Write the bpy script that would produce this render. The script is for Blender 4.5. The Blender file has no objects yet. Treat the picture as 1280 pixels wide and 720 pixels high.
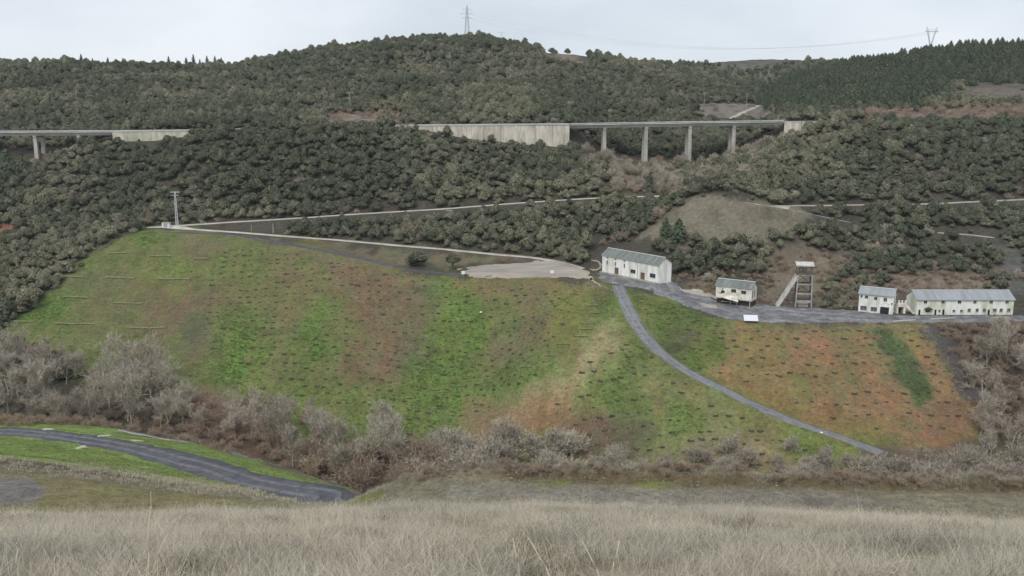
import bpy, bmesh, math, random
import numpy as np
from mathutils import Vector, Matrix

# ------------------------------------------------------------------ camera, sky, sun, exposure
PITCH = math.radians(10.7)
F = 1108.0                                   # focal length in pixels of a 1280 px wide frame
SP, CP = math.sin(PITCH), math.cos(PITCH)
scn = bpy.context.scene
col = scn.collection
cam = bpy.data.cameras.new('camera')
cam.sensor_width = 36.0
cam.lens = 36.0 * F / 1280.0
cam.clip_start = 0.1
cam.clip_end = 12000
camo = bpy.data.objects.new('camera', cam)
camo.rotation_euler = (math.radians(90) - PITCH, 0, 0)
col.objects.link(camo)
scn.camera = camo

SUN_EL, SUN_AZ = math.radians(46), math.radians(205)     # azimuth measured from +Y towards +X
world = bpy.data.worlds.new('World')
scn.world = world
world.use_nodes = True
wn, wl = world.node_tree.nodes, world.node_tree.links
bg = wn['Background']
bg.inputs['Strength'].default_value = 0.1
sky = wn.new('ShaderNodeTexSky')
sky.sky_type = 'NISHITA'
sky.sun_disc = False
sky.sun_elevation = SUN_EL
sky.sun_rotation = SUN_AZ
tc = wn.new('ShaderNodeTexCoord')
mp = wn.new('ShaderNodeMapping')
mp.inputs['Scale'].default_value = (1.0, 1.0, 2.6)
cn = wn.new('ShaderNodeTexNoise')
cn.inputs['Scale'].default_value = 2.6
cn.inputs['Detail'].default_value = 5
cn.inputs['Roughness'].default_value = 0.5
cr = wn.new('ShaderNodeValToRGB')
cr.color_ramp.elements[0].position = 0.34
cr.color_ramp.elements[0].color = (5.3, 5.85, 6.5, 1)
cr.color_ramp.elements[1].position = 0.66
cr.color_ramp.elements[1].color = (7.2, 7.65, 8.1, 1)
wm = wn.new('ShaderNodeMix')
wm.data_type = 'RGBA'
wm.inputs['Factor'].default_value = 0.93     # an overcast sheet that lets a little of the clear sky through
wl.new(tc.outputs['Generated'], mp.inputs['Vector'])
wl.new(mp.outputs['Vector'], cn.inputs['Vector'])
wl.new(cn.outputs['Fac'], cr.inputs['Fac'])
wl.new(sky.outputs['Color'], wm.inputs['A'])
wl.new(cr.outputs['Color'], wm.inputs['B'])
wl.new(wm.outputs['Result'], bg.inputs['Color'])
sun = bpy.data.lights.new('sun', 'SUN')
sun.energy = 1.5
sun.angle = math.radians(28)
sun.color = (1.0, 0.97, 0.92)
suno = bpy.data.objects.new('sun', sun)
col.objects.link(suno)
sd = Vector((math.sin(SUN_AZ) * math.cos(SUN_EL), math.cos(SUN_AZ) * math.cos(SUN_EL), math.sin(SUN_EL)))
suno.rotation_euler = (-sd).to_track_quat('-Z', 'Y').to_euler()
suno.location = (0, 0, 120)
scn.view_settings.view_transform = 'Standard'
scn.view_settings.look = 'None'
scn.view_settings.gamma = 1.0
scn.view_settings.exposure = 0.32
scn.render.engine = 'CYCLES'
scn.cycles.use_denoising = True
scn.cycles.denoiser = 'OPENIMAGEDENOISE'
scn.cycles.denoising_input_passes = 'RGB_ALBEDO_NORMAL'
scn.cycles.denoising_prefilter = 'ACCURATE'
scn.cycles.max_bounces = 5
scn.cycles.diffuse_bounces = 3
scn.cycles.transparent_max_bounces = 4

# ------------------------------------------------------------------ helpers
rng = np.random.default_rng(7)
random.seed(7)
NT = rng.random((256, 256))


def lin(r, g, b):
    f = lambda c: (c / 255 / 12.92) if c / 255 <= 0.04045 else ((c / 255 + 0.055) / 1.055) ** 2.4
    return np.array([f(r), f(g), f(b)])


def vnoise(x, y, s=0):
    x = np.asarray(x, float) + s * 17.13
    y = np.asarray(y, float) + s * 31.77
    xi, yi = np.floor(x).astype(int), np.floor(y).astype(int)
    fx, fy = x - xi, y - yi
    fx, fy = fx * fx * (3 - 2 * fx), fy * fy * (3 - 2 * fy)
    x0, x1, y0, y1 = xi & 255, (xi + 1) & 255, yi & 255, (yi + 1) & 255
    return (NT[x0, y0] * (1 - fx) + NT[x1, y0] * fx) * (1 - fy) + (NT[x0, y1] * (1 - fx) + NT[x1, y1] * fx) * fy


def fbm(x, y, s=0, o=4, g=0.5):
    t, a, n = 0, 1.0, 0
    for k in range(o):
        t = t + a * vnoise(np.asarray(x) * 2 ** k, np.asarray(y) * 2 ** k, s + k)
        n += a
        a *= g
    return t / n


def ray(u, v):
    cx, cy = (np.asarray(u, float) - 640) / F, (360 - np.asarray(v, float)) / F
    fy, fz = CP + cy * SP, -SP + cy * CP
    return cx / fy, fz / fy


def project(x, y, z):
    d = np.maximum(y * CP - z * SP, 0.01)
    return 640 + F * x / d, 360 - F * (y * SP + z * CP) / d


def at_z(u, v, z):
    a, t = ray(u, v)
    y = z / t
    return float(a * y), float(y), float(z)


def at_y(u, v, y):
    a, t = ray(u, v)
    return float(a * y), float(y), float(t * y)


def pchip_slopes(X, Y):
    h, dl = np.diff(X, axis=0), np.diff(Y, axis=0)
    dl = dl / h
    D = np.zeros_like(Y)
    w1, w2 = 2 * h[1:] + h[:-1], h[1:] + 2 * h[:-1]
    p = dl[1:] * dl[:-1] > 0
    with np.errstate(divide='ignore', invalid='ignore'):
        m = (w1 + w2) / (w1 / dl[:-1] + w2 / dl[1:])
    D[1:-1] = np.where(p, m, 0)
    D[0], D[-1] = dl[0], dl[-1]
    return D


def pchip_eval(X, Y, D, xq):
    K = X.shape[0]
    i = np.clip((X <= xq[None]).sum(0) - 1, 0, K - 2)
    c = np.arange(X.shape[1])
    x0, x1, y0, y1, d0, d1 = X[i, c], X[i + 1, c], Y[i, c], Y[i + 1, c], D[i, c], D[i + 1, c]
    h = x1 - x0
    t = np.clip((xq - x0) / h, 0, 1)
    return (y0 * (1 + 2 * t) * (1 - t) ** 2 + h * d0 * t * (1 - t) ** 2 + y1 * t * t * (3 - 2 * t) + h * d1 * t * t * (t - 1))


# ------------------------------------------------------------------ the shape of the land
# each line: (picture column, picture row, metres ahead) along one landform line, near to far
LINES = [
    [(-400, 664, 22), (0, 653, 22), (300, 647, 22), (640, 639, 22), (950, 646, 22), (1280, 667, 22), (1700, 690, 22)],
    [(-400, 690, 40), (640, 690, 40), (1700, 700, 40)],
    [(-400, 622, 57), (0, 632, 57), (150, 640, 57), (420, 652, 57), (640, 648, 57), (1280, 655, 57), (1700, 660, 57)],
    [(-400, 570, 66), (0, 590, 66), (100, 600, 66), (200, 612, 66), (300, 624, 66), (420, 633, 66), (460, 620, 66), (520, 603, 66), (580, 595, 66), (640, 594, 66), (900, 601, 66), (1280, 613, 66), (1700, 620, 66)],
    [(-400, 560, 125), (0, 571, 120), (200, 597, 105), (330, 613, 90), (400, 620, 86), (440, 634, 90), (480, 660, 97), (640, 668, 100), (1700, 672, 100)],
    [(-400, 530, 190), (0, 545, 185), (100, 552, 170), (200, 568, 145), (300, 596, 118), (400, 616, 98), (440, 640, 112), (480, 655, 120), (640, 660, 122), (1700, 665, 122)],
    [(-400, 520, 218), (0, 527, 215), (100, 532, 210), (200, 548, 200), (300, 568, 190), (400, 603, 165), (430, 612, 160), (470, 640, 152), (640, 648, 150), (1000, 645, 150), (1280, 632, 150), (1700, 620, 150)],
    [(-400, 522, 226), (0, 529, 225), (200, 549, 217), (300, 572, 214), (400, 606, 205), (500, 612, 203), (640, 620, 200), (900, 625, 195), (1280, 622, 190), (1700, 615, 190)],
    [(-400, 500, 240), (0, 505, 240), (200, 518, 238), (300, 537, 237), (400, 556, 232), (500, 560, 230), (640, 575, 222), (800, 590, 212), (900, 592, 208), (1060, 590, 208), (1280, 580, 208), (1700, 575, 208)],
    [(-400, 440, 285), (0, 425, 290), (190, 415, 297), (300, 405, 297), (420, 425, 287), (520, 441, 283), (600, 452, 276), (660, 462, 263), (720, 466, 252), (780, 460, 247), (860, 470, 243), (960, 480, 240), (1060, 485, 238), (1160, 480, 240), (1280, 475, 240), (1700, 470, 240)],
    [(-400, 345, 345), (0, 330, 350), (100, 308, 360), (190, 290, 370), (280, 292, 368), (350, 303, 356), (450, 325, 338), (540, 346, 325), (640, 349, 320), (740, 351, 316), (780, 357, 308), (850, 379, 288), (920, 400, 272), (1000, 404, 270), (1120, 405, 270), (1280, 403, 270), (1700, 402, 270)],
    [(-400, 315, 378), (0, 300, 380), (100, 292, 380), (190, 285, 381), (280, 287, 380), (350, 294, 373), (450, 307, 362), (540, 315, 355), (640, 325, 345), (740, 333, 335), (790, 345, 320), (850, 364, 303), (920, 381, 291), (1000, 384, 289), (1120, 390, 284), (1280, 391, 283), (1700, 390, 283)],
    [(-400, 262, 405), (0, 262, 402), (190, 262, 402), (350, 272, 393), (450, 265, 392), (560, 258, 390), (760, 246, 385), (860, 244, 382), (950, 256, 372), (1100, 255, 368), (1280, 250, 365), (1700, 248, 365)],
    [(-400, 215, 447), (0, 206, 447), (50, 203, 447), (97, 186, 447), (145, 179, 447), (200, 176, 447), (262, 167, 447), (430, 161, 447), (478, 160.5, 447), (510, 162, 447), (560, 171, 447), (620, 180, 447), (705, 186, 447), (750, 197, 447), (810, 208, 447), (870, 210, 447), (920, 198, 447), (985, 174, 447), (1040, 157, 447), (1280, 153, 447), (1700, 152, 447)],
    [(-400, 195, 464), (0, 187, 464), (60, 187, 464), (145, 171, 464), (200, 163, 464), (260, 161, 464), (430, 158, 464), (520, 157, 464), (705, 157, 464), (750, 187, 464), (810, 198, 464), (870, 200, 464), (920, 187, 464), (985, 157, 464), (1040, 151, 464), (1280, 147, 464), (1700, 145, 464)],
    [(-400, 128, 570), (0, 125, 570), (150, 125, 570), (300, 121, 580), (540, 103, 620), (700, 111, 610), (800, 124, 590), (870, 138, 600), (940, 140, 620), (1000, 126, 590), (1100, 116, 580), (1280, 108, 570), (1700, 100, 570)],
    [(-400, 82, 700), (0, 81, 700), (150, 85, 700), (280, 89, 720), (320, 81, 760), (400, 67, 790), (470, 58, 800), (540, 52, 810), (600, 53, 810), (680, 67, 800), (740, 73, 800), (800, 85, 820), (860, 87, 960), (900, 81, 1300), (960, 79, 1350), (1020, 81, 1100), (1050, 84, 950), (1100, 79, 800), (1160, 71, 760), (1220, 66, 740), (1280, 62, 720), (1700, 45, 720)],
]
AT = np.linspace(-1.15, 1.15, 1801)
LY, LZ = [], []
for ln in LINES:
    ln = np.array(ln, float)
    a, t = ray(ln[:, 0], ln[:, 1])
    o = np.argsort(a)
    a, yy, zz = a[o], ln[o, 2], (t * ln[:, 2])[o]
    out = []
    for q in (yy, zz):
        X, Q = a[:, None], q[:, None]
        D = pchip_slopes(X, Q)
        n = len(AT)
        out.append(pchip_eval(np.repeat(X, n, 1), np.repeat(Q, n, 1), np.repeat(D, n, 1), np.clip(AT, a[0], a[-1])))
    LY.append(out[0])
    LZ.append(out[1])
Y0 = 22.0
zc = LZ[0]
near = []
for yq, zq in ((-40, 9.0), (-12, 2.4), (0, -1.62), (5, -3.4), (10, -5.3), (16, -7.8)):
    w = (max(yq, 0) / Y0) ** 2
    near.append((np.full_like(AT, yq), zq + (zc + 10.3) * w))
far = [(LY[-1] + 250, LZ[-1] - 22), (np.full_like(AT, 3000.0), LZ[-1] - 55)]
LY = np.array([n[0] for n in near] + LY + [f[0] for f in far])
LZ = np.array([n[1] for n in near] + LZ + [f[1] for f in far])
for k in range(1, len(LY)):
    LY[k] = np.maximum(LY[k], LY[k - 1] + 1.0)


def smooth(e0, e1, x):
    t = np.clip((x - e0) / (e1 - e0), 0, 1)
    return t * t * (3 - 2 * t)


def H0(x, y):
    x, y = np.atleast_1d(np.asarray(x, float)), np.atleast_1d(np.asarray(y, float))
    out = np.empty_like(x)
    for s in range(0, len(x), 60000):
        xs, ys = x[s:s + 60000], y[s:s + 60000]
        a = np.clip(xs / np.maximum(ys, Y0), AT[0], AT[-1])
        fi = (a - AT[0]) / (AT[1] - AT[0])
        i = np.clip(fi.astype(int), 0, len(AT) - 2)
        t = fi - i
        YY = LY[:, i] * (1 - t) + LY[:, i + 1] * t
        ZZ = LZ[:, i] * (1 - t) + LZ[:, i + 1] * t
        z = pchip_eval(YY, ZZ, pchip_slopes(YY, ZZ), ys)
        # grass-covered spoil mound behind the yard
        r = np.hypot((xs - 86) / np.where(xs < 86, 46, 50), (ys - 350) / 28)
        z += 17.0 * np.clip(1 - r, 0, 1) ** 1.2
        # uneven ground
        z += (fbm(xs / 1.7, ys / 1.7, 3, 3) - 0.5) * 0.28 * smooth(2, 12, ys) * (1 - smooth(300, 420, ys) * .3)
        z += (fbm(xs / 14, ys / 14, 5, 3) - 0.5) * 2.2 * smooth(68, 110, ys) * (1 - 0.75 * smooth(255, 275, ys) * (1 - smooth(330, 400, ys)))
        z += (fbm(xs / 60, ys / 60, 9, 3) - 0.5) * 5.0 * smooth(470, 640, ys)
        # the spur that divides the grass slope, and rills running down it
        sp_ = np.clip((ys - 228) / (308 - 228), 0, 1)
        rx = 2.0 + 33.0 * sp_ ** 1.3
        z += 5.5 * np.exp(-((xs - rx) / 13.0) ** 2) * smooth(222, 245, ys) * (1 - smooth(292, 308, ys))
        z -= 3.0 * np.exp(-((xs - rx + 34) / 17.0) ** 2) * smooth(222, 245, ys) * (1 - smooth(285, 310, ys))
        onsl = smooth(212, 235, ys) * (1 - smooth(262, 272, ys) * (xs > 40)) * (1 - smooth(300, 318, ys))
        z += (fbm(xs / 3.6, ys / 30, 15, 3) - .5) * 1.1 * onsl
        # rough bank along the outer lip of the bench
        z += 1.3 * np.exp(-((ys - 66.2) / 1.0) ** 2) * (fbm(xs / 2.2, ys / 2.2, 21, 3)) * smooth(-.2, -.08, xs / np.maximum(ys, 22))
        out[s:s + 60000] = z
    return out


def hit(u, v, y0=4, y1=1500, fn=H0):
    a, t = ray(u, v)
    ys = np.linspace(y0, y1, 1600)
    hz = fn(a * ys, ys)
    k = np.nonzero(hz >= t * ys)[0]
    k = k[0] if len(k) else len(ys) - 1
    y = ys[max(k, 0)]
    if k > 0:
        e0, e1 = t * ys[k - 1] - hz[k - 1], t * ys[k] - hz[k]
        y = ys[k - 1] + (ys[k] - ys[k - 1]) * (e0 / (e0 - e1 + 1e-9))
    return float(a * y), float(y), float(t * y)


def smooth_path(pts, step):
    P = np.array(pts, float)
    s = np.r_[0, np.cumsum(np.linalg.norm(np.diff(P[:, :2], axis=0), axis=1))]
    n = max(int(s[-1] / step), 4)
    q = np.linspace(0, s[-1], n)
    out = []
    for k in range(P.shape[1]):
        X, Q = s[:, None], P[:, k:k + 1]
        D = pchip_slopes(X, Q)
        out.append(pchip_eval(np.repeat(X, n, 1), np.repeat(Q, n, 1), np.repeat(D, n, 1), q))
    R = np.array(out).T
    for _ in range(3):                        # even out the gradient
        R[1:-1, 2] = (R[:-2, 2] + 2 * R[1:-1, 2] + R[2:, 2]) / 4
    return R


# name: (pixels of the centre line, half width, y range of the hillside it lies on)
ROADS = {
    'haul_road': ([(-70, 536), (0, 540), (53, 543), (106, 550), (145, 556), (185, 565), (264, 586), (320, 604), (370, 613), (405, 619), (425, 630), (440, 640)], 2.8, (75, 240)),
    'gravel_track': ([(773, 357), (779, 372), (787, 390), (797, 408), (812, 428), (832, 446), (860, 465), (900, 485), (945, 507), (1000, 530), (1040, 543), (1085, 560), (1102, 567)], 2.2, (195, 330)),
    'slate_track': ([(205, 291), (262, 292), (330, 300), (400, 313), (450, 323), (500, 334), (545, 341), (585, 342), (600, 341)], 1.6, (300, 400)),
    'lower_lane': ([(186, 283), (230, 286), (290, 290), (340, 294), (420, 300), (500, 307), (560, 312), (620, 318), (665, 322), (700, 328), (728, 336)], 1.9, (320, 410)),
    'upper_lane': ([(192, 284), (240, 281), (300, 277), (352, 274), (440, 268), (490, 265), (555, 261), (620, 256), (690, 251), (760, 247), (830, 245), (862, 244)], 2.4, (350, 425)),
    'forest_track': ([(930, 253), (960, 256), (1010, 257), (1080, 256), (1160, 255), (1220, 252), (1290, 249)], 2.3, (340, 410)),
    'mound_track': ([(952, 256), (985, 262), (1020, 269), (1062, 278)], 1.8, (320, 400)),
    'cut_track': ([(862, 131), (885, 130), (915, 130), (945, 131), (985, 133)], 2.4, (470, 760)),
    'cut_ramp': ([(908, 151), (918, 146), (930, 140), (944, 134)], 2.0, (470, 760)),
    'quarry_track': ([(1172, 291), (1205, 293), (1242, 297)], 1.7, (300, 380)),
}
RP = {}
for nm, (px, hw, (ya, yb)) in ROADS.items():
    RP[nm] = smooth_path([hit(u, v, ya, yb) for u, v in px], 1.5)
HIGHWAY_Y, HIGHWAY_HW = 455.0, 5.4


def HWZ(x):
    return np.interp(x, [-330, -260, -195, -155, -80, -50, 30, 90, 145, 260, 420], [-6.6, -6.0, -5.7, -5.3, -3.6, -2.9, -2.3, -1.3, -0.7, 0.2, 1.0])


# the flat yards the buildings stand on: (x, y, z, half x, half y, rotation)
PADS = []


def H(x, y):
    x, y = np.atleast_1d(np.asarray(x, float)), np.atleast_1d(np.asarray(y, float))
    z = H0(x, y)
    for nm, (px, hw, _) in ROADS.items():
        R = RP[nm]
        m = np.nonzero((x > R[:, 0].min() - 9) & (x < R[:, 0].max() + 9) & (y > R[:, 1].min() - 9) & (y < R[:, 1].max() + 9))[0]
        for s in range(0, len(m), 40000):
            k = m[s:s + 40000]
            d2 = (x[k, None] - R[None, :, 0]) ** 2 + (y[k, None] - R[None, :, 1]) ** 2
            j = d2.argmin(1)
            d = np.sqrt(d2[np.arange(len(k)), j])
            w = 1 - smooth(hw + 0.4, hw + 4.0, d)
            jn, jp = np.minimum(j + 1, len(R) - 1), np.maximum(j - 1, 0)
            T = R[jn] - R[jp]
            al = ((x[k] - R[j, 0]) * T[:, 0] + (y[k] - R[j, 1]) * T[:, 1]) / (T[:, 0] ** 2 + T[:, 1] ** 2 + 1e-9)
            z[k] = z[k] * (1 - w) + (R[j, 2] + np.clip(al, -.5, .5) * T[:, 2]) * w
    # highway shelf, away from the two gullies the viaducts span
    a = x / np.maximum(y, 1)
    u, _ = project(x, y, np.zeros_like(x))
    on = np.where((u < 150) | ((u > 708) & (u < 980)), 0.0, 1.0)
    w = on * (1 - smooth(HIGHWAY_HW + .5, HIGHWAY_HW + 5, np.abs(y - HIGHWAY_Y)))
    w = np.where(y < HIGHWAY_Y - HIGHWAY_HW + 2.2, 0, w)
    z = z * (1 - w) + (HWZ(x) - 0.25) * w
    for (px_, py_, pz, hx, hy, rz) in PADS:
        c, s_ = math.cos(rz), math.sin(rz)
        lx, ly = (x - px_) * c + (y - py_) * s_, -(x - px_) * s_ + (y - py_) * c
        d = np.maximum(np.abs(lx) - hx, np.abs(ly) - hy)
        w = 1 - smooth(0, 4, d)
        z = z * (1 - w) + pz * w
    return z


def Hs(x, y):
    return float(H(x, y)[0])


# ------------------------------------------------------------------ mesh helpers
def link(name, me, parent=None, loc=(0, 0, 0), rz=0.0):
    o = bpy.data.objects.new(name, me)
    col.objects.link(o)
    o.location = loc
    o.rotation_euler = (0, 0, rz)
    if parent is not None:
        o.parent = parent
    return o


def tag(o, label=None, cat=None, group=None, kind=None):
    if label: o['label'] = label
    if cat: o['category'] = cat
    if group: o['group'] = group
    if kind: o['kind'] = kind
    return o


def empty(name, loc, rz, label, cat, group=None):
    return tag(link(name, None, None, loc, rz), label, cat, group)


class MB:
    """collects polygons, then becomes one mesh"""
    def __init__(s):
        s.v, s.f, s.m = [], [], []

    def poly(s, pts, mi=0):
        n = len(s.v)
        s.v += [tuple(p) for p in pts]
        s.f.append(tuple(range(n, n + len(pts))))
        s.m.append(mi)
        return s

    def box(s, x0, x1, y0, y1, z0, z1, mi=0, bev=0):
        n = len(s.v)
        s.v += [(x0, y0, z0), (x1, y0, z0), (x1, y1, z0), (x0, y1, z0), (x0, y0, z1), (x1, y0, z1), (x1, y1, z1), (x0, y1, z1)]
        s.f += [tuple(n + i for i in q) for q in ((3, 2, 1, 0), (4, 5, 6, 7), (0, 1, 5, 4), (1, 2, 6, 5), (2, 3, 7, 6), (3, 0, 4, 7))]
        s.m += [mi] * 6
        return s

    def beam(s, p, q, w, h=None, mi=0, sides=4):
        """a bar from p to q with a rectangular or round section, closed"""
        p, q = Vector(p), Vector(q)
        d = (q - p).normalized()
        up = Vector((0, 0, 1)) if abs(d.z) < 0.95 else Vector((0, 1, 0))
        a = d.cross(up).normalized()
        b = a.cross(d).normalized()
        h = w if h is None else h
        n = len(s.v)
        ring = [(math.cos(math.pi * (2 * i + 1) / sides), math.sin(math.pi * (2 * i + 1) / sides)) for i in range(sides)]
        k = 1 / math.cos(math.pi / sides) / 2
        for e in (p, q):
            for cx, cy in ring:
                s.v.append(tuple(e + a * (cx * w * k) + b * (cy * h * k)))
        for i in range(sides):
            j = (i + 1) % sides
            s.f.append((n + i, n + j, n + sides + j, n + sides + i))
        s.f.append(tuple(n + i for i in reversed(range(sides))))
        s.f.append(tuple(n + sides + i for i in range(sides)))
        s.m += [mi] * (sides + 2)
        return s

    def lathe(s, prof, c=(0, 0, 0), seg=12, mi=0):
        n = len(s.v)
        for r, z in prof:
            for i in range(seg):
                t = 2 * math.pi * i / seg
                s.v.append((c[0] + r * math.cos(t), c[1] + r * math.sin(t), c[2] + z))
        for k in range(len(prof) - 1):
            for i in range(seg):
                j = (i + 1) % seg
                s.f.append((n + k * seg + i, n + k * seg + j, n + (k + 1) * seg + j, n + (k + 1) * seg + i))
                s.m.append(mi)
        return s

    def mesh(s, name, mats):
        me = bpy.data.meshes.new(name)
        me.from_pydata(s.v, [], s.f)
        for m in (mats if isinstance(mats, (list, tuple)) else [mats]):
            me.materials.append(m)
        me.polygons.foreach_set('material_index', s.m)
        me.update()
        return me

    def build(s, name, mats, parent=None, loc=(0, 0, 0), rz=0.0):
        return link(name, s.mesh(name, mats), parent, loc, rz)


def np_mesh(name, V, Q, mats, mi=None, attrs=None, smooth_=False):
    """V (n,3), Q (m,k) with k = 3 or 4"""
    me = bpy.data.meshes.new(name)
    V = np.ascontiguousarray(V, np.float32)
    Q = np.ascontiguousarray(Q, np.int32)
    me.vertices.add(len(V))
    me.vertices.foreach_set('co', V.ravel())
    k = Q.shape[1]
    me.loops.add(Q.size)
    me.loops.foreach_set('vertex_index', Q.ravel())
    me.polygons.add(len(Q))
    me.polygons.foreach_set('loop_start', np.arange(len(Q), dtype=np.int32) * k)
    if mi is not None:
        me.polygons.foreach_set('material_index', np.ascontiguousarray(mi, np.int32))
    if smooth_:
        me.polygons.foreach_set('use_smooth', np.ones(len(Q), bool))
    for m in mats:
        me.materials.append(m)
    for an, (ty, arr) in (attrs or {}).items():
        at = me.attributes.new(an, ty, 'POINT')
        at.data.foreach_set('color' if ty == 'FLOAT_COLOR' else ('vector' if ty == 'FLOAT_VECTOR' else 'value'), np.ascontiguousarray(arr).ravel())
    me.update(calc_edges=True)
    return me


# ------------------------------------------------------------------ materials
def new_mat(name):
    m = bpy.data.materials.new(name)
    m.use_nodes = True
    nt = m.node_tree
    b = nt.nodes['Principled BSDF']
    b.inputs['Roughness'].default_value = 0.9
    b.inputs['Specular IOR Level'].default_value = 0.15
    return m, nt, b


def N(nt, kind, **kw):
    n = nt.nodes.new(kind)
    for k, v in kw.items():
        if k in n.inputs.keys():
            n.inputs[k].default_value = v
        else:
            setattr(n, k, v)
    return n


def noisy(name, c, amt=0.25, scale=1.0, c2=None, rough=0.9, bump=0.0, streak=None, spec=0.15, detail=5):
    """a plain weathered surface: base colour, blotches towards c2, fine value noise"""
    m, nt, b = new_mat(name)
    L = nt.links
    b.inputs['Roughness'].default_value = rough
    b.inputs['Specular IOR Level'].default_value = spec
    tcx = N(nt, 'ShaderNodeTexCoord')
    n1 = N(nt, 'ShaderNodeTexNoise', Scale=scale, Detail=float(detail), Roughness=0.62)
    src = tcx.outputs['Object']
    if streak:
        mpn = N(nt, 'ShaderNodeMapping')
        mpn.inputs['Scale'].default_value = streak
        L.new(src, mpn.inputs['Vector'])
        src = mpn.outputs['Vector']
    L.new(src, n1.inputs['Vector'])
    mr = N(nt, 'ShaderNodeMapRange')
    mr.inputs['From Min'].default_value = 0.3
    mr.inputs['From Max'].default_value = 0.7
    mr.inputs['To Min'].default_value = 1 - amt
    mr.inputs['To Max'].default_value = 1 + amt
    L.new(n1.outputs['Fac'], mr.inputs['Value'])
    cm = N(nt, 'ShaderNodeMix', data_type='RGBA')
    cm.inputs['A'].default_value = (*c, 1)
    cm.inputs['B'].default_value = (*(c2 if c2 is not None else c), 1)
    n2 = N(nt, 'ShaderNodeTexNoise', Scale=scale * 0.35, Detail=4.0)
    L.new(src, n2.inputs['Vector'])
    mr2 = N(nt, 'ShaderNodeMapRange')
    mr2.inputs['From Min'].default_value = 0.42
    mr2.inputs['From Max'].default_value = 0.66
    L.new(n2.outputs['Fac'], mr2.inputs['Value'])
    L.new(mr2.outputs['Result'], cm.inputs['Factor'])
    mx = N(nt, 'ShaderNodeVectorMath', operation='MULTIPLY')
    L.new(cm.outputs['Result'], mx.inputs[0])
    L.new(mr.outputs['Result'], mx.inputs[1])
    L.new(mx.outputs['Vector'], b.inputs['Base Color'])
    if bump:
        bp = N(nt, 'ShaderNodeBump', Strength=0.6, Distance=bump)
        L.new(n1.outputs['Fac'], bp.inputs['Height'])
        L.new(bp.outputs['Normal'], b.inputs['Normal'])
    return m


def leafy(name, ca, cb, trans=0.15, vary=0.35):
    """foliage: colour between ca and cb by the plant's own tint, each leaf clump a little lighter or darker"""
    m, nt, b = new_mat(name)
    L = nt.links
    b.inputs['Roughness'].default_value = 0.75
    at = N(nt, 'ShaderNodeAttribute', attribute_name='tint', attribute_type='INSTANCER')
    lv = N(nt, 'ShaderNodeAttribute', attribute_name='lv', attribute_type='GEOMETRY')
    mx = N(nt, 'ShaderNodeMix', data_type='RGBA')
    mx.inputs['A'].default_value = (*ca, 1)
    mx.inputs['B'].default_value = (*cb, 1)
    L.new(at.outputs['Fac'], mx.inputs['Factor'])
    mr = N(nt, 'ShaderNodeMapRange')
    mr.inputs['To Min'].default_value = 1 - vary
    mr.inputs['To Max'].default_value = 1 + vary
    L.new(lv.outputs['Fac'], mr.inputs['Value'])
    ml = N(nt, 'ShaderNodeVectorMath', operation='MULTIPLY')
    L.new(mx.outputs['Result'], ml.inputs[0])
    L.new(mr.outputs['Result'], ml.inputs[1])
    L.new(ml.outputs['Vector'], b.inputs['Base Color'])
    if trans:
        tr = N(nt, 'ShaderNodeBsdfTranslucent')
        L.new(ml.outputs['Vector'], tr.inputs['Color'])
        sm = N(nt, 'ShaderNodeMixShader')
        sm.inputs['Fac'].default_value = trans
        L.new(b.outputs['BSDF'], sm.inputs[1])
        L.new(tr.outputs['BSDF'], sm.inputs[2])
        L.new(sm.outputs['Shader'], nt.nodes['Material Output'].inputs['Surface'])
    return m


M = {}
M['oak_leaf'] = leafy('oak_leaf', (0.118, 0.131, 0.086), (0.262, 0.252, 0.172), 0.2, 0.6)
M['oak_bark'] = noisy('oak_bark', (0.085, 0.075, 0.062), 0.3, 6)
M['pine_leaf'] = leafy('pine_leaf', (0.085, 0.115, 0.070), (0.145, 0.165, 0.100), 0.12, 0.45)
M['bare_bark'] = leafy('bare_bark', (0.295, 0.255, 0.208), (0.475, 0.425, 0.35), 0, 0.35)
M['bare_red'] = leafy('bare_red', (0.27, 0.205, 0.155), (0.40, 0.315, 0.24), 0, 0.35)
M['dry_grass'] = leafy('dry_grass', (0.375, 0.348, 0.285), (0.585, 0.518, 0.415), 0.3, 0.45)
M['grey_grass'] = leafy('grey_grass', (0.27, 0.26, 0.205), (0.44, 0.39, 0.295), 0.25, 0.35)
M['weed'] = leafy('weed', (0.15, 0.135, 0.085), (0.22, 0.215, 0.13), 0.2, 0.4)
M['dead_shrub'] = leafy('dead_shrub', (0.10, 0.08, 0.06), (0.16, 0.13, 0.10), 0, 0.4)
M['green_tuft'] = leafy('green_tuft', (0.125, 0.162, 0.046), (0.23, 0.218, 0.095), 0.25, 0.4)
M['white_wall'] = noisy('white_wall', (0.82, 0.82, 0.79), 0.09, 1.6, (0.58, 0.57, 0.51), streak=(1, 1, 0.25), bump=0.01)
M['white_wall_mossy'] = noisy('white_wall_mossy', (0.78, 0.79, 0.74), 0.08, 1.1, (0.50, 0.54, 0.40), streak=(1, 1, 0.4), bump=0.01)
M['cream_wall'] = noisy('cream_wall', (0.75, 0.73, 0.67), 0.12, 1.2, (0.52, 0.47, 0.38), bump=0.01)
M['fibre_roof'] = noisy('fibre_roof', (0.155, 0.172, 0.165), 0.15, 1.0, (0.22, 0.235, 0.222), streak=(2, 0.4, 0.4))
M['metal_roof'] = noisy('metal_roof', (0.305, 0.33, 0.345), 0.08, 0.8, (0.25, 0.27, 0.285), rough=0.55, spec=0.4, streak=(2, .4, .4))
M['ridge_cap'] = noisy('ridge_cap', (0.55, 0.56, 0.55), 0.1, 1)
M['dark_glass_void'] = noisy('dark_glass_void', (0.022, 0.024, 0.027), 0.4, 3, rough=0.25, spec=0.5)  # window panes, and the dark fill for the unlit inside of openings
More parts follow.
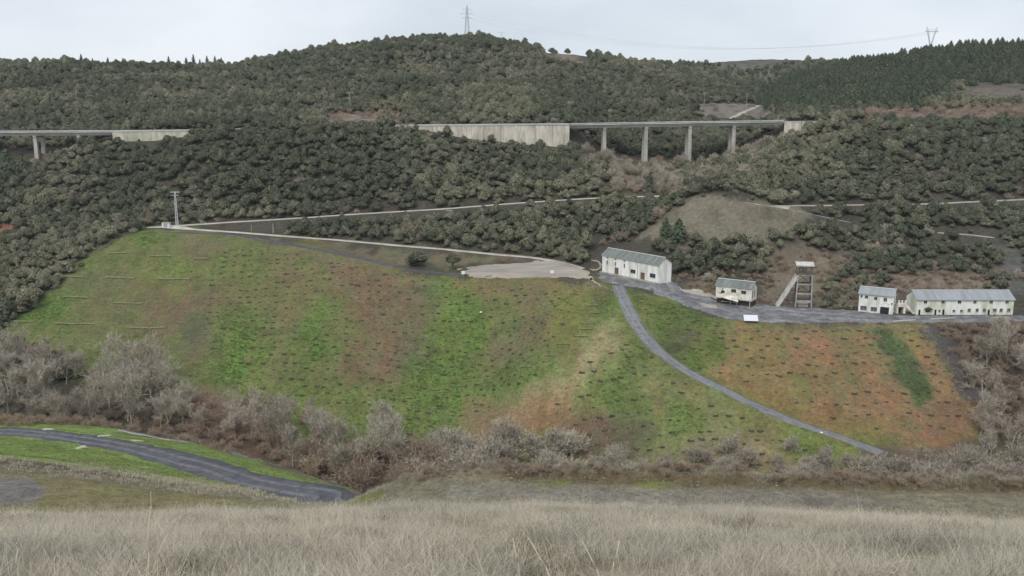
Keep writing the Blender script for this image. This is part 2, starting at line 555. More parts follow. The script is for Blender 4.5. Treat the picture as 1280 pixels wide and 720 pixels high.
M['dull_glass'] = noisy('dull_glass', (0.10, 0.105, 0.11), 0.5, 2.5, rough=0.3, spec=0.5)
M['frame_grey'] = noisy('frame_grey', (0.36, 0.36, 0.34), 0.15, 4)
M['brown_door'] = noisy('brown_door', (0.16, 0.115, 0.085), 0.3, 3)
M['dark_timber'] = noisy('dark_timber', (0.06, 0.052, 0.046), 0.35, 3)
M['concrete'] = noisy('concrete', (0.42, 0.40, 0.355), 0.15, 1.0, (0.32, 0.30, 0.26), streak=(1, 1, 0.35))
M['wall_concrete'] = noisy('wall_concrete', (0.57, 0.525, 0.455), 0.28, 0.9, (0.40, 0.36, 0.30), streak=(1, 1, 0.22))
M['yellow_concrete'] = noisy('yellow_concrete', (0.52, 0.49, 0.39), 0.26, 0.9, (0.36, 0.35, 0.27), streak=(1, 1, 0.22))
M['deck_concrete'] = noisy('deck_concrete', (0.56, 0.545, 0.51), 0.12, 0.5, (0.45, 0.44, 0.41), streak=(.4, 1, 1))
M['joint_dark'] = noisy('joint_dark', (0.10, 0.09, 0.08), 0.3, 1)
M['asphalt'] = noisy('asphalt', (0.075, 0.075, 0.078), 0.2, 1.5)
M['paint_white'] = noisy('paint_white', (0.7, 0.7, 0.68), 0.1, 2)
M['galv'] = noisy('galv', (0.58, 0.59, 0.60), 0.12, 2, rough=0.5, spec=0.4)
M['pylon_steel'] = noisy('pylon_steel', (0.46, 0.48, 0.50), 0.1, 1, rough=0.5, spec=0.4)
M['rust_steel'] = noisy('rust_steel', (0.115, 0.105, 0.10), 0.3, 2, (0.16, 0.115, 0.09))
M['pale_steel'] = noisy('pale_steel', (0.56, 0.55, 0.52), 0.15, 2, (0.42, 0.40, 0.36))
M['steel_mid'] = noisy('steel_mid', (0.36, 0.355, 0.34), 0.2, 2, (0.25, 0.24, 0.22))
M['wood_pole'] = noisy('wood_pole', (0.30, 0.27, 0.22), 0.2, 3)
M['slate'] = noisy('slate', (0.135, 0.135, 0.142), 0.36, 0.7, (0.235, 0.23, 0.232), bump=0.05, detail=8)
M['slate_dark'] = noisy('slate_dark', (0.082, 0.084, 0.094), 0.3, 0.6, (0.115, 0.115, 0.125), bump=0.015, detail=8)
M['gravel_track'] = noisy('gravel_track', (0.20, 0.20, 0.207), 0.25, 0.8, (0.14, 0.142, 0.15), bump=0.05, detail=8)
M['pale_lane'] = noisy('pale_lane', (0.52, 0.49, 0.43), 0.15, 0.6, (0.40, 0.37, 0.32), bump=0.03)
M['tan_track'] = noisy('tan_track', (0.43, 0.39, 0.33), 0.2, 0.6, (0.32, 0.285, 0.235), bump=0.03)
M['car_park'] = noisy('car_park', (0.36, 0.315, 0.265), 0.14, 0.5, (0.27, 0.245, 0.215), bump=0.03, streak=(.25, 1, 1))
M['soil_dark'] = noisy('soil_dark', (0.062, 0.053, 0.041), 0.35, 3, (0.10, 0.088, 0.055))
M['log'] = noisy('log', (0.25, 0.24, 0.14), 0.3, 3, (0.18, 0.19, 0.10))
M['straw'] = noisy('straw', (0.62, 0.54, 0.41), 0.15, 6)
M['rock_pale'] = noisy('rock_pale', (0.46, 0.42, 0.34), 0.25, 2, (0.34, 0.30, 0.23), bump=0.05)
M['rock_ochre'] = noisy('rock_ochre', (0.43, 0.36, 0.21), 0.25, 2, (0.30, 0.25, 0.15), bump=0.05)
M['rubble'] = noisy('rubble', (0.16, 0.14, 0.11), 0.4, 1.2, (0.28, 0.25, 0.20))
M['sign_white'] = noisy('sign_white', (0.8, 0.8, 0.79), 0.05, 2)
M['water'] = noisy('water', (0.20, 0.20, 0.20), 0.15, 1.5, (0.33, 0.32, 0.31), rough=0.18, spec=0.5, bump=0.02)
M['lilac_panel'] = noisy('lilac_panel', (0.68, 0.68, 0.74), 0.05, 1)

# ground: painted with the colours of its own soils and swards, broken up at three scales
gm, nt, b = new_mat('ground_cover')
L = nt.links
ga = N(nt, 'ShaderNodeAttribute', attribute_name='Col')
tcx = N(nt, 'ShaderNodeTexCoord')
prev = ga.outputs['Color']
hs = []
for sc_, am in ((0.16, 0.2), (0.75, 0.32), (3.2, 0.34)):
    n1 = N(nt, 'ShaderNodeTexNoise', Scale=sc_, Detail=6.0, Roughness=0.68)
    L.new(tcx.outputs['Object'], n1.inputs['Vector'])
    mr = N(nt, 'ShaderNodeMapRange')
    mr.inputs['From Min'].default_value = 0.3
    mr.inputs['From Max'].default_value = 0.7
    mr.inputs['To Min'].default_value = 1 - am
    mr.inputs['To Max'].default_value = 1 + am
    L.new(n1.outputs['Fac'], mr.inputs['Value'])
    mx = N(nt, 'ShaderNodeVectorMath', operation='MULTIPLY')
    L.new(prev, mx.inputs[0])
    L.new(mr.outputs['Result'], mx.inputs[1])
    prev = mx.outputs['Vector']
    hs.append(n1)
L.new(prev, b.inputs['Base Color'])
bp = N(nt, 'ShaderNodeBump', Strength=0.7, Distance=0.35)
L.new(hs[1].outputs['Fac'], bp.inputs['Height'])
bp2 = N(nt, 'ShaderNodeBump', Strength=0.6, Distance=0.08)
L.new(hs[2].outputs['Fac'], bp2.inputs['Height'])
L.new(bp.outputs['Normal'], bp2.inputs['Normal'])
L.new(bp2.outputs['Normal'], b.inputs['Normal'])
M['ground'] = gm


# ------------------------------------------------------------------ regions, as outlines on the picture that are carried on to the land
def sdist(u, v, poly):
    """signed distance in pixels, positive inside"""
    P = np.array(poly, float)
    ins = np.zeros(len(u), bool)
    d = np.full(len(u), 1e9)
    for i in range(len(P)):
        x1, y1 = P[i]
        x2, y2 = P[(i + 1) % len(P)]
        c = (y1 > v) != (y2 > v)
        with np.errstate(divide='ignore', invalid='ignore'):
            ins ^= c & (u < (x2 - x1) * (v - y1) / (y2 - y1 + 1e-12) + x1)
        t = np.clip(((u - x1) * (x2 - x1) + (v - y1) * (y2 - y1)) / ((x2 - x1) ** 2 + (y2 - y1) ** 2 + 1e-9), 0, 1)
        d = np.minimum(d, np.hypot(u - x1 - t * (x2 - x1), v - y1 - t * (y2 - y1)))
    return np.where(ins, d, -d)


def el(cu, cv, ru, rv, tilt=0, n=12):
    c, s = math.cos(tilt), math.sin(tilt)
    return [(cu + ru * math.cos(t) * c - rv * math.sin(t) * s, cv + ru * math.cos(t) * s + rv * math.sin(t) * c) for t in [2 * math.pi * i / n for i in range(n)]]


YARD = [(744, 341), (760, 337), (838, 352), (880, 366), (900, 378), (955, 380), (1010, 385), (1068, 388), (1125, 394), (1290, 394), (1290, 403), (1130, 404), (1050, 403), (965, 404), (925, 402), (885, 392), (850, 380), (815, 366), (782, 358), (752, 352)]
CARPARK = [(592, 347), (578, 342), (584, 334), (606, 331), (660, 327), (705, 327), (735, 338), (742, 349), (700, 347), (640, 348)]
HEAP = [(6, 412), (60, 365), (110, 318), (150, 292), (195, 287), (260, 290), (330, 298), (450, 322), (540, 345), (640, 349), (742, 350), (775, 357), (815, 368), (880, 392), (925, 403), (1160, 405), (1228, 512), (1215, 545), (1085, 560), (1070, 600), (560, 600), (430, 560), (250, 500), (100, 470), (0, 430)]
# (layer near y, far y, outline, colour as seen in even light, feather px, strength)
S = lin
ZONES = [
    # forest floor, scrub and cuttings beyond the yard
    (330, 3000, [(400, 138), (520, 138), (525, 158), (430, 160), (380, 156)], S(140, 122, 108), 5, .8),
    (330, 3000, [(1060, 138), (1290, 128), (1290, 150), (1150, 153), (1040, 152)], S(128, 112, 100), 6, .85),
    (330, 3000, [(1190, 105), (1290, 100), (1290, 132), (1200, 132)], S(120, 108, 95), 8, .6),
    (440, 3000, [(870, 128), (950, 130), (1010, 150), (860, 156)], S(125, 116, 105), 4, .85),
    (640, 3000, [(880, 82), (1040, 80), (1000, 104), (930, 108), (880, 102)], S(108, 104, 90), 6, .8),
    (640, 3000, el(706, 76, 20, 9), S(130, 112, 92), 6, .8),
    (300, 440, el(890, 277, 120, 36), S(114, 107, 90), 6, 1),
    (280, 400, [(960, 312), (1110, 312), (1130, 345), (1120, 388), (950, 380)], S(122, 108, 90), 12, .9),
    (280, 400, [(1110, 338), (1260, 345), (1270, 372), (1120, 372)], S(128, 112, 98), 8, .9),
    (270, 400, [(838, 352), (905, 350), (905, 380), (850, 366)], S(120, 106, 88), 8, .8),
    (300, 400, [(1230, 292), (1290, 330), (1290, 385), (1240, 330)], S(98, 96, 96), 8, .8),
    (300, 400, el(0, 287, 22, 9), S(140, 98, 75), 5, .9),
    (300, 400, [(470, 311), (560, 314), (680, 325), (560, 333), (470, 331), (360, 306), (400, 301)], S(108, 102, 76), 5, .9),
    (300, 400, [(250, 291), (400, 302), (470, 320), (330, 300)], S(92, 80, 72), 4, .8),
    (300, 470, el(800, 215, 70, 26), S(100, 88, 76), 12, .7),
    # the grassed spoil slope
    (195, 420, HEAP, S(100, 110, 56), 5, 1),
    (195, 420, [(60, 420), (150, 310), (330, 305), (440, 330), (440, 470), (250, 480)], S(101, 96, 62), 18, .6),
    (195, 420, [(20, 410), (60, 372), (90, 372), (80, 410)], S(90, 116, 48), 12, .9),
    (195, 420, el(110, 352, 40, 26), S(88, 98, 62), 14, .7),
    (195, 420, el(212, 345, 36, 24), S(98, 118, 52), 14, .95),
    (195, 420, el(185, 300, 26, 10), S(92, 118, 52), 6, .8),
    (195, 420, el(215, 385, 60, 26), S(108, 90, 66), 16, .8),
    (195, 420, el(250, 310, 26, 16), S(112, 92, 68), 10, .7),
    (195, 420, el(300, 440, 38, 46), S(96, 122, 50), 14, .95),
    (195, 420, el(290, 335, 45, 22), S(96, 112, 52), 14, .7),
    (195, 420, el(250, 420, 30, 22), S(84, 86, 64), 14, .8),
    (195, 420, el(370, 350, 24, 50), S(116, 102, 64), 16, .7),
    (195, 420, el(395, 420, 24, 44), S(92, 122, 48), 14, .8),
    (195, 420, [(400, 318), (515, 340), (525, 400), (505, 470), (440, 480), (440, 400)], S(116, 92, 68), 14, .85),
    (195, 420, [(505, 345), (545, 350), (555, 440), (540, 500), (500, 470)], S(96, 96, 66), 12, .8),
    (195, 420, [(545, 350), (612, 350), (620, 420), (560, 540), (470, 545), (540, 430)], S(96, 120, 52), 12, .95),
    (195, 420, [(612, 352), (690, 352), (705, 410), (660, 470), (612, 462)], S(106, 96, 68), 14, .85),
    (195, 420, [(620, 352), (650, 352), (650, 420), (625, 420)], S(88, 112, 52), 8, .6),
    (195, 420, [(690, 352), (745, 352), (752, 375), (710, 440), (690, 420)], S(114, 116, 48), 12, .9),
    (195, 420, [(570, 350), (740, 351), (730, 364), (590, 361)], S(124, 98, 62), 7, .75),
    (195, 420, [(735, 350), (752, 356), (764, 372), (745, 378)], S(96, 78, 72), 4, .9),
    (195, 420, [(752, 362), (775, 362), (790, 400), (760, 430), (735, 420)], S(90, 116, 46), 8, .9),
    (195, 420, [(440, 500), (560, 470), (690, 440), (700, 470), (640, 520), (540, 556), (470, 560)], S(98, 120, 56), 14, .9),
    (195, 420, [(750, 390), (785, 420), (770, 465), (715, 520), (640, 540), (610, 525), (680, 480), (720, 430)], S(150, 140, 98), 14, .92),
    (195, 420, [(590, 500), (720, 495), (760, 545), (640, 570), (560, 570)], S(136, 104, 72), 16, .85),
    (195, 420, [(760, 440), (830, 450), (840, 500), (770, 525), (735, 505)], S(94, 116, 54), 14, .85),
    (195, 420, [(715, 522), (800, 520), (815, 580), (700, 585)], S(96, 84, 70), 14, .85),
    (195, 420, [(800, 462), (900, 492), (1060, 560), (1060, 600), (820, 600)], S(124, 118, 78), 14, .9),
    (195, 420, el(855, 525, 26, 28), S(98, 122, 50), 12, .85),
    (195, 420, el(920, 520, 26, 16), S(104, 118, 58), 12, .7),
    (195, 420, el(1020, 562, 46, 26, .3), S(104, 122, 52), 12, .9),
    (195, 420, el(900, 575, 55, 18), S(132, 118, 88), 12, .85),
    (195, 420, [(785, 362), (815, 368), (920, 402), (930, 440), (890, 472), (850, 450), (815, 420)], S(88, 108, 46), 10, .95),
    (195, 420, el(850, 425, 22, 24, .5), S(84, 82, 58), 12, .8),
    (195, 420, [(908, 408), (1160, 408), (1226, 512), (1212, 548), (1095, 552), (1000, 520), (900, 470)], S(136, 103, 68), 8, .95),
    (195, 420, [(918, 410), (950, 410), (1000, 510), (960, 505), (905, 468)], S(126, 112, 58), 14, .8),
    (195, 420, [(1000, 420), (1030, 420), (1030, 470), (1005, 470)], S(138, 102, 72), 10, .6),
    (195, 420, [(1040, 408), (1062, 408), (1072, 500), (1050, 520), (1040, 460)], S(110, 104, 60), 9, .8),
    (195, 420, el(1010, 488, 30, 26, .6), S(108, 112, 54), 12, .8),
    (195, 420, [(1090, 411), (1124, 411), (1162, 500), (1135, 512), (1108, 470)], S(76, 94, 58), 4, .97),
    (195, 420, [(1120, 408), (1145, 408), (1150, 440), (1130, 440)], S(126, 116, 56), 8, .8),
    (195, 420, [(1130, 505), (1210, 515), (1200, 548), (1110, 550)], S(122, 88, 68), 10, .7),
    (195, 420, [(1030, 520), (1110, 530), (1095, 556), (1050, 542)], S(122, 110, 55), 8, .8),
    (195, 420, [(1163, 405), (1300, 404), (1300, 530), (1226, 520)], S(76, 66, 57), 5, 1),
    (195, 420, [(1163, 405), (1178, 407), (1240, 515), (1224, 515)], S(84, 80, 80), 5, .7),
    # valley floor
    (150, 262, [(-300, 520), (0, 520), (250, 545), (400, 565), (440, 620), (-300, 560)], S(96, 80, 66), 8, .8),
    (150, 262, [(180, 480), (330, 500), (360, 560), (250, 560)], S(112, 88, 74), 12, .8),
    (150, 235, [(360, 565), (560, 560), (600, 640), (360, 640)], S(108, 92, 80), 10, .9),
    # meadow on the near bank
    (74, 217, [(-300, 500), (0, 525), (120, 532), (260, 555), (380, 595), (440, 612), (430, 650), (330, 640), (180, 628), (0, 598), (-300, 590)], S(114, 138, 58), 5, .95),
    (74, 217, [(-300, 560), (0, 577), (120, 588), (300, 608), (420, 622), (420, 650), (-300, 640)], S(128, 120, 84), 7, .85),
    (74, 217, [(90, 576), (330, 612), (330, 622), (90, 598)], S(142, 136, 104), 6, .5),
    # bench
    (45, 74, [(-300, 560), (0, 588), (120, 600), (300, 620), (430, 630), (430, 665), (-300, 665)], S(120, 113, 78), 8, .95),
    (45, 74, [(-300, 600), (0, 596), (36, 598), (60, 612), (40, 630), (-300, 640)], S(112, 108, 108), 5, .9),
    (45, 74, [(420, 606), (490, 618), (440, 636), (400, 632)], S(116, 122, 58), 6, .8),
    (45, 74, [(480, 600), (640, 580), (1300, 600), (1300, 664), (480, 664)], S(122, 115, 96), 7, .95),
    (45, 74, [(560, 606), (1000, 612), (1150, 632), (900, 636), (560, 624)], S(128, 124, 118), 7, .55),
    (45, 74, [(600, 588), (1300, 600), (1300, 618), (640, 603)], S(92, 80, 58), 4, .9),
    (45, 74, el(820, 606, 26, 5), S(108, 116, 62), 4, .8),
    (45, 74, el(690, 605, 26, 5), S(108, 114, 66), 4, .7),
]


def paint(x, y, z):
    u, v = project(x, y, z)
    # the borders wander
    amp = smooth(60, 200, y) * .85 + .15
    wu = (fbm(x / 9, y / 14, 31, 5, .6) - 0.5) * 60
    wv = (fbm(x / 9, y / 14, 41, 5, .6) - 0.5) * 34
    uu, vv = u + wu * amp, v + wv * amp
    mott = fbm(x / 4.5, y / 7.0, 47, 5, .65)
    n = len(x)
    c = np.empty((n, 3))
    base = np.where((y < 52)[:, None], lin(140, 127, 104), np.where((y < 225)[:, None], lin(96, 86, 70), lin(74, 70, 60)))
    c[:] = base
    for (ya, yb, poly, colr, fe, st) in ZONES:
        P = np.array(poly)
        m = np.nonzero((y > ya) & (y < yb) & (u > P[:, 0].min() - 40) & (u < P[:, 0].max() + 40) & (v > P[:, 1].min() - 40) & (v < P[:, 1].max() + 40))[0]
        if not len(m):
            continue
        d = sdist(uu[m], vv[m], poly)
        if ya > 190 and fe > 6:
            fe = fe * 1.7
        w = smooth(-fe, fe, d)
        if st < .97 and ya > 190:
            w = w * (.35 + .65 * smooth(.33, .58, mott[m] + .18 * (w - .5)))
        w = (st * w)[:, None]
        c[m] = c[m] * (1 - w) + colr * w
    # soil showing through and fresher growth, drawn out down the slope
    sl = (y > 195) & (y < 420) & (np.hypot((x - 82) / 54, (y - 352) / 32) > 1)
    s1 = fbm(x / 3.0, y / 16.0, 51, 4)
    s2 = fbm(x / 8.0, y / 9.0, 61, 4)
    w = (smooth(.48, .68, s1) * .5 * sl)[:, None]
    c = c * (1 - w) + c * np.array([1.28, 0.94, 0.96]) * w
    w = (smooth(.50, .74, s2) * .6 * sl)[:, None]
    c = c * (1 - w) + c * np.array([0.86, 1.06, 0.84]) * w
    dirt = (smooth(.56, .75, fbm(x / 5.0, y / 5.0, 71, 4)) * .5 * (y > 45))[:, None]
    c = c * (1 - dirt) + c * np.array([.66, .62, .62]) * dirt
    g_ = c.mean(1, keepdims=True)
    c = np.where((y > 70)[:, None], c * .84 + g_ * .16, c)
    return np.clip(c, 0.01, 0.9)


# ------------------------------------------------------------------ ground sheet
def spans(*segs):
    out = []
    for a, b_, st in segs:
        out += list(np.arange(a, b_, st))
    return np.array(out)


# buildings first fix the pads they stand on
PADS += [(44.5, 317.5, -56.0, 15, 5.0, math.atan2(-24, 17.1)),
         (80.0, 295.0, -60.6, 9, 5.5, -0.12),
         (121.0, 286.0, -61.9, 8, 5, -0.05),
         (151.0, 286.5, -61.95, 20, 6, 0.0),
         (95.0, 290.5, -60.9, 7, 4, 0)]
ROWS = np.r_[spans((-40, 4, 1.0), (4, 30, 0.35), (30, 56, 0.8), (56, 70, 0.3), (70, 240, 1.1), (240, 345, 0.75), (345, 480, 1.3)), np.geomspace(480, 3000, 170)]
COLS = np.unique(np.r_[np.linspace(-1.1, -.66, 60), np.linspace(-.66, .66, 560), np.linspace(.66, 1.1, 60)])
gx = (COLS[None, :] * np.maximum(ROWS, Y0)[:, None])
gy = np.repeat(ROWS[:, None], len(COLS), 1)
gz = H(gx.ravel(), gy.ravel())
V = np.stack([gx.ravel(), gy.ravel(), gz], 1)
nr, nc = len(ROWS), len(COLS)
i = (np.arange(nr - 1)[:, None] * nc + np.arange(nc - 1)[None]).ravel()
Q = np.stack([i, i + 1, i + nc + 1, i + nc], 1)
gc = paint(V[:, 0], V[:, 1], V[:, 2])
ground = link('ground', np_mesh('ground', V, Q, [M['ground']], attrs={'Col': ('FLOAT_COLOR', np.c_[gc, np.ones(len(gc))].astype(np.float32))}, smooth_=True))
tag(ground, kind='structure')


# ------------------------------------------------------------------ roads, tracks and yards as sheets with their own edge
def strip(name, R, hw, mat, lift=0.09, ragged=0.5, seed=0):
    T = np.gradient(R[:, :2], axis=0)
    T /= np.linalg.norm(T, axis=1)[:, None]
    Nn = np.stack([-T[:, 1], T[:, 0]], 1)
    n = len(R)
    s = np.arange(n)
    wl_ = hw * (1 + ragged * (fbm(s / 4.0, s * 0 + 1, seed, 3) - .5))
    wr_ = hw * (1 + ragged * (fbm(s / 4.0, s * 0 + 7, seed + 5, 3) - .5))
    offs = [-1.0, -.97, -.55, -.2, .2, .55, .97, 1.0]
    VV = []
    for k, f in enumerate(offs):
        w = (wl_ if f < 0 else wr_) * f
        xx, yy = R[:, 0] + Nn[:, 0] * w, R[:, 1] + Nn[:, 1] * w
        zz = H(xx, yy) + lift
        if k in (0, len(offs) - 1):
            zz = zz - lift - 0.15
        if k in (2, 5):
            zz = zz - 0.04
        VV.append(np.stack([xx, yy, zz], 1))
    VV = np.stack(VV, 1)
    m = len(offs)
    i = (np.arange(n - 1)[:, None] * m + np.arange(m - 1)[None]).ravel()
    o = link(name, np_mesh(name, VV.reshape(-1, 3), np.stack([i, i + m, i + m + 1, i + 1], 1), [mat], smooth_=True))
    return tag(o, kind='structure')


for k, (nm, mt) in enumerate((('haul_road', 'slate_dark'), ('gravel_track', 'gravel_track'), ('slate_track', 'slate_dark'), ('lower_lane', 'pale_lane'), ('upper_lane', 'pale_lane'), ('forest_track', 'tan_track'), ('mound_track', 'tan_track'), ('quarry_track', 'tan_track'), ('cut_track', 'tan_track'), ('cut_ramp', 'tan_track'))):
    strip(nm, RP[nm], ROADS[nm][1], M[mt], seed=k * 3)


def ruts(nm, offs, hw, mat):
    R_ = RP[nm]
    T = np.gradient(R_[:, :2], axis=0)
    T /= np.linalg.norm(T, axis=1)[:, None]
    for k, o_ in enumerate(offs):
        Q_ = R_.copy()
        wob = (fbm(np.arange(len(R_)) / 9.0, np.full(len(R_), 3.0 + k), 5, 2) - .5) * .6
        Q_[:, 0] += -T[:, 1] * (o_ + wob)
        Q_[:, 1] += T[:, 0] * (o_ + wob)
        strip('wheel_rut', Q_, hw, mat, lift=.17, ragged=1.1, seed=90 + k)


M['rut'] = noisy('rut', (0.16, 0.16, 0.17), 0.3, 1.2, (0.105, 0.105, 0.115), bump=.03)
M['rut_pale'] = noisy('rut_pale', (0.245, 0.245, 0.25), 0.25, 1.2, (0.18, 0.18, 0.185), bump=.03)
ruts('haul_road', (-1.15, .95), .42, M['rut'])
ruts('gravel_track', (-.85, .85), .28, M['rut_pale'])


def sheet(name, outline, mat, ya, yb, lift, step=0.8):
    """a yard surface: the part of the land inside an outline, laid a little above it"""
    pts = np.array([hit(u, v, ya, yb, H) for u, v in outline])
    x0, y0, x1, y1 = pts[:, 0].min(), pts[:, 1].min(), pts[:, 0].max(), pts[:, 1].max()
    xs, ys = np.arange(x0, x1 + step, step), np.arange(y0, y1 + step, step)
    X, Y_ = np.meshgrid(xs, ys)
    fx, fy = X.ravel(), Y_.ravel()
    d = sdist(fx + (fbm(fx / 3, fy / 3, 81, 3) - .5) * 2.5, fy + (fbm(fx / 3, fy / 3, 91, 3) - .5) * 2.5, pts[:, :2])
    zz = H(fx, fy) + np.where(d > 0.35, lift, -0.12)
    VV = np.stack([fx, fy, zz], 1)
    n = len(xs)
    i = (np.arange(len(ys) - 1)[:, None] * n + np.arange(n - 1)[None]).ravel()
    q = np.stack([i, i + 1, i + n + 1, i + n], 1)
    q = q[(d[q] > -0.9).all(1)]
    used = np.unique(q)
    rem = np.full(len(VV), -1)
    rem[used] = np.arange(len(used))
    o = link(name, np_mesh(name, VV[used], rem[q], [mat], smooth_=True))
    return tag(o, kind='structure')


sheet('mine_yard', YARD, M['slate'], 250, 345, 0.05)
for oy, pl in ((.10, [(842, 356), (872, 361), (905, 371), (900, 375), (872, 370), (846, 361)]), (.10, [(868, 377), (896, 381), (903, 386), (880, 385)]), (.10, [(955, 384), (1010, 389), (1060, 391), (1060, 394), (1000, 392), (952, 388)]), (.10, [(1040, 396), (1110, 400), (1110, 402.5), (1035, 400)])):
    sheet('dust_patch', pl, M['tan_track'] if pl[0][0] < 900 else M['rut_pale'], 250, 345, oy, .6)
sheet('car_park', CARPARK, M['car_park'], 300, 365, 0.16)

# ------------------------------------------------------------------ highway on its shelf, walls and viaducts
def xat(u, y=HIGHWAY_Y):
    return float(ray(u, 156)[0]) * y


YN = HIGHWAY_Y - HIGHWAY_HW           # near edge of the carriageway
YF = HIGHWAY_Y + HIGHWAY_HW


def long_strip(name, x0, x1, sect, mats, parent=None, step=4.0, mi=None):
    """sweeps a closed section (y, dz above road) along the highway"""
    n = max(int((x1 - x0) / step), 2)
    xs = np.linspace(x0, x1, n)
    zs = HWZ(xs)
    k = len(sect)
    VV = np.array([[x, yy, z + dz] for x, z in zip(xs, zs) for yy, dz in sect])
    me = MB()
    me.v = [tuple(p) for p in VV]
    for a in range(n - 1):
        for b_ in range(k):
            c = (b_ + 1) % k
            me.f.append((a * k + b_, a * k + c, (a + 1) * k + c, (a + 1) * k + b_))
            me.m.append(0)
    me.f += [tuple(range(k)), tuple((n - 1) * k + j for j in reversed(range(k)))]
    me.m += [0, 0]
    return me.build(name, mats, parent)


def box_sect(y0, y1, z0, z1):
    return [(y0, z0), (y0, z1), (y1, z1), (y1, z0)]


xA, xB, xC, xD = xat(-330), xat(146), xat(711), xat(976)
for xa, xb in ((xB, xC), (xD, xat(1600))):
    tag(long_strip('highway', xa, xb, box_sect(YN, YF, -0.35, 0.0), M['asphalt']), kind='structure')
    tag(long_strip('highway_edge_line', xa, xb, box_sect(YN + .5, YN + .65, -0.05, 0.006), M['paint_white']), kind='structure')


def viaduct(label, x0, x1, piers, cut):
    root = empty('viaduct', (0, 0, 0), 0, label, 'viaduct', None)
    d = long_strip('deck', x0, x1, [(YN - .35, -0.05), (YN - .35, .28), (YN + .1, .28), (YN + .1, 0), (YF - .1, 0), (YF - .1, .28), (YF + .35, .28), (YF + .35, -.05), (YF - .6, -.42), (YF - 1.5, -1.55), (YN + 1.5, -1.55), (YN + .6, -.42)], M['deck_concrete'], root)
    long_strip('carriageway', x0, x1, box_sect(YN + .3, YF - .3, -.1, 0.02), M['asphalt'], d)
    for u in piers:
        x = xat(u, YN + 1.5)
        for yy in (YN + 1.9, YF - 1.9):
            zt = float(HWZ(x)) - 2.4
            zb = Hs(x, yy) - 1.0
            m = MB()
            n0 = len(m.v)
            w0, w1 = 1.0, .8
            m.poly([(x - w0, yy - .75, zb), (x + w0, yy - .75, zb), (x + w1, yy - .55, zt), (x - w1, yy - .55, zt)])
            m.poly([(x + w0, yy - .75, zb), (x + w0, yy + .75, zb), (x + w1, yy + .55, zt), (x + w1, yy - .55, zt)])
            m.poly([(x + w0, yy + .75, zb), (x - w0, yy + .75, zb), (x - w1, yy + .55, zt), (x + w1, yy + .55, zt)])
            m.poly([(x - w0, yy + .75, zb), (x - w0, yy - .75, zb), (x - w1, yy - .55, zt), (x - w1, yy + .55, zt)])
            m.poly([(x - w1, yy - .55, zt), (x + w1, yy - .55, zt), (x + w1, yy + .55, zt), (x - w1, yy + .55, zt)])
            m.build('pier', M['concrete'], root)
        z = float(HWZ(x))
        MB().box(x - .8, x + .8, YN + .9, YF - .9, z - 2.4, z - 1.5).build('crosshead', M['concrete'], root)
    return root


viaduct('concrete viaduct with four tall pier pairs over the brushy gully', xC, xD, (756, 808, 863, 918), 0)
viaduct('low concrete viaduct with short piers ending at a mossy yellowish wall', xA, xB, (-70, 42, 97), 0)


def panel_wall(label, u0, u1, npan, mat, fall=0.0):
    root = empty('retaining_wall', (0, 0, 0), 0, label, 'wall')
    xs = np.linspace(xat(u0), xat(u1), npan + 1)
    for a, b_ in zip(xs[:-1], xs[1:]):
        zt = [float(HWZ(q)) for q in (a, b_)]
        gb = min(Hs(a, YN - 1.2), Hs(b_, YN - 1.2), Hs((a + b_) / 2, YN - 1.2)) - 1.2
        m = MB()
        y0, y1 = YN - .45 - random.random() * .08, YN + .1
        A, B = a + .07, b_ - .07
        P = [(A, y0 - .35, gb), (B, y0 - .35, gb), (B, y0, zt[1] + .1), (A, y0, zt[0] + .1)]
        R_ = [(A, y1, gb), (B, y1, gb), (B, y1, zt[1] + .1), (A, y1, zt[0] + .1)]
        m.poly(P).poly(R_[::-1]).poly([P[3], P[2], R_[2], R_[3]]).poly([P[1], R_[1], R_[2], P[2]]).poly([P[0], P[3], R_[3], R_[0]])
        m.build('panel', mat, root)
        m = MB()
        m.box(b_ - .12, b_ + .12, YN - .42, YN + .05, gb, zt[1] - .1)
        m.build('joint', M['joint_dark'], root)
    long_strip('coping', xs[0], xs[-1], [(YN - .75, .12), (YN - .75, .5), (YN + .15, .5), (YN + .15, .12)], M['deck_concrete'], root)
    return root


panel_wall('pale concrete panel retaining wall with dark streaked joints below the highway', 478, 711, 11, M['wall_concrete'])
panel_wall('yellowish concrete abutment wall half hidden by oaks below the highway', 146, 256, 6, M['yellow_concrete'])
panel_wall('short ribbed concrete abutment wall where the highway enters the wooded slope', 976, 1040, 6, M['wall_concrete'])


def guardrail(label, x0, x1):
    root = empty('guardrail', (x0, YN, float(HWZ(x0))), 0, label, 'guardrail', 'guardrails along the highway edge')
    r = long_strip('rail', x0, x1, [(YN + .1, .62), (YN + .04, .7), (YN + .1, .78), (YN + .04, .86), (YN + .1, .94), (YN + .16, .94), (YN + .16, .62)], M['galv'])
    r.parent = root
    r.location = (-x0, -YN, -float(HWZ(x0)))
    pm = MB().box(-.07, .07, .16, .3, 0, .9).mesh('post', M['galv'])
    for x in np.arange(x0 + 1, x1, 8.0):
        o = link('post', pm, root, (x - x0, 0, float(HWZ(x)) - float(HWZ(x0)) + .02))
    return root


guardrail('thin galvanised guardrail along the viaduct with the short piers', xA, xB)
guardrail('thin galvanised guardrail above the pale panel wall', xB + .5, xC)
guardrail('thin galvanised guardrail along the viaduct over the brushy gully', xC + .5, xD)

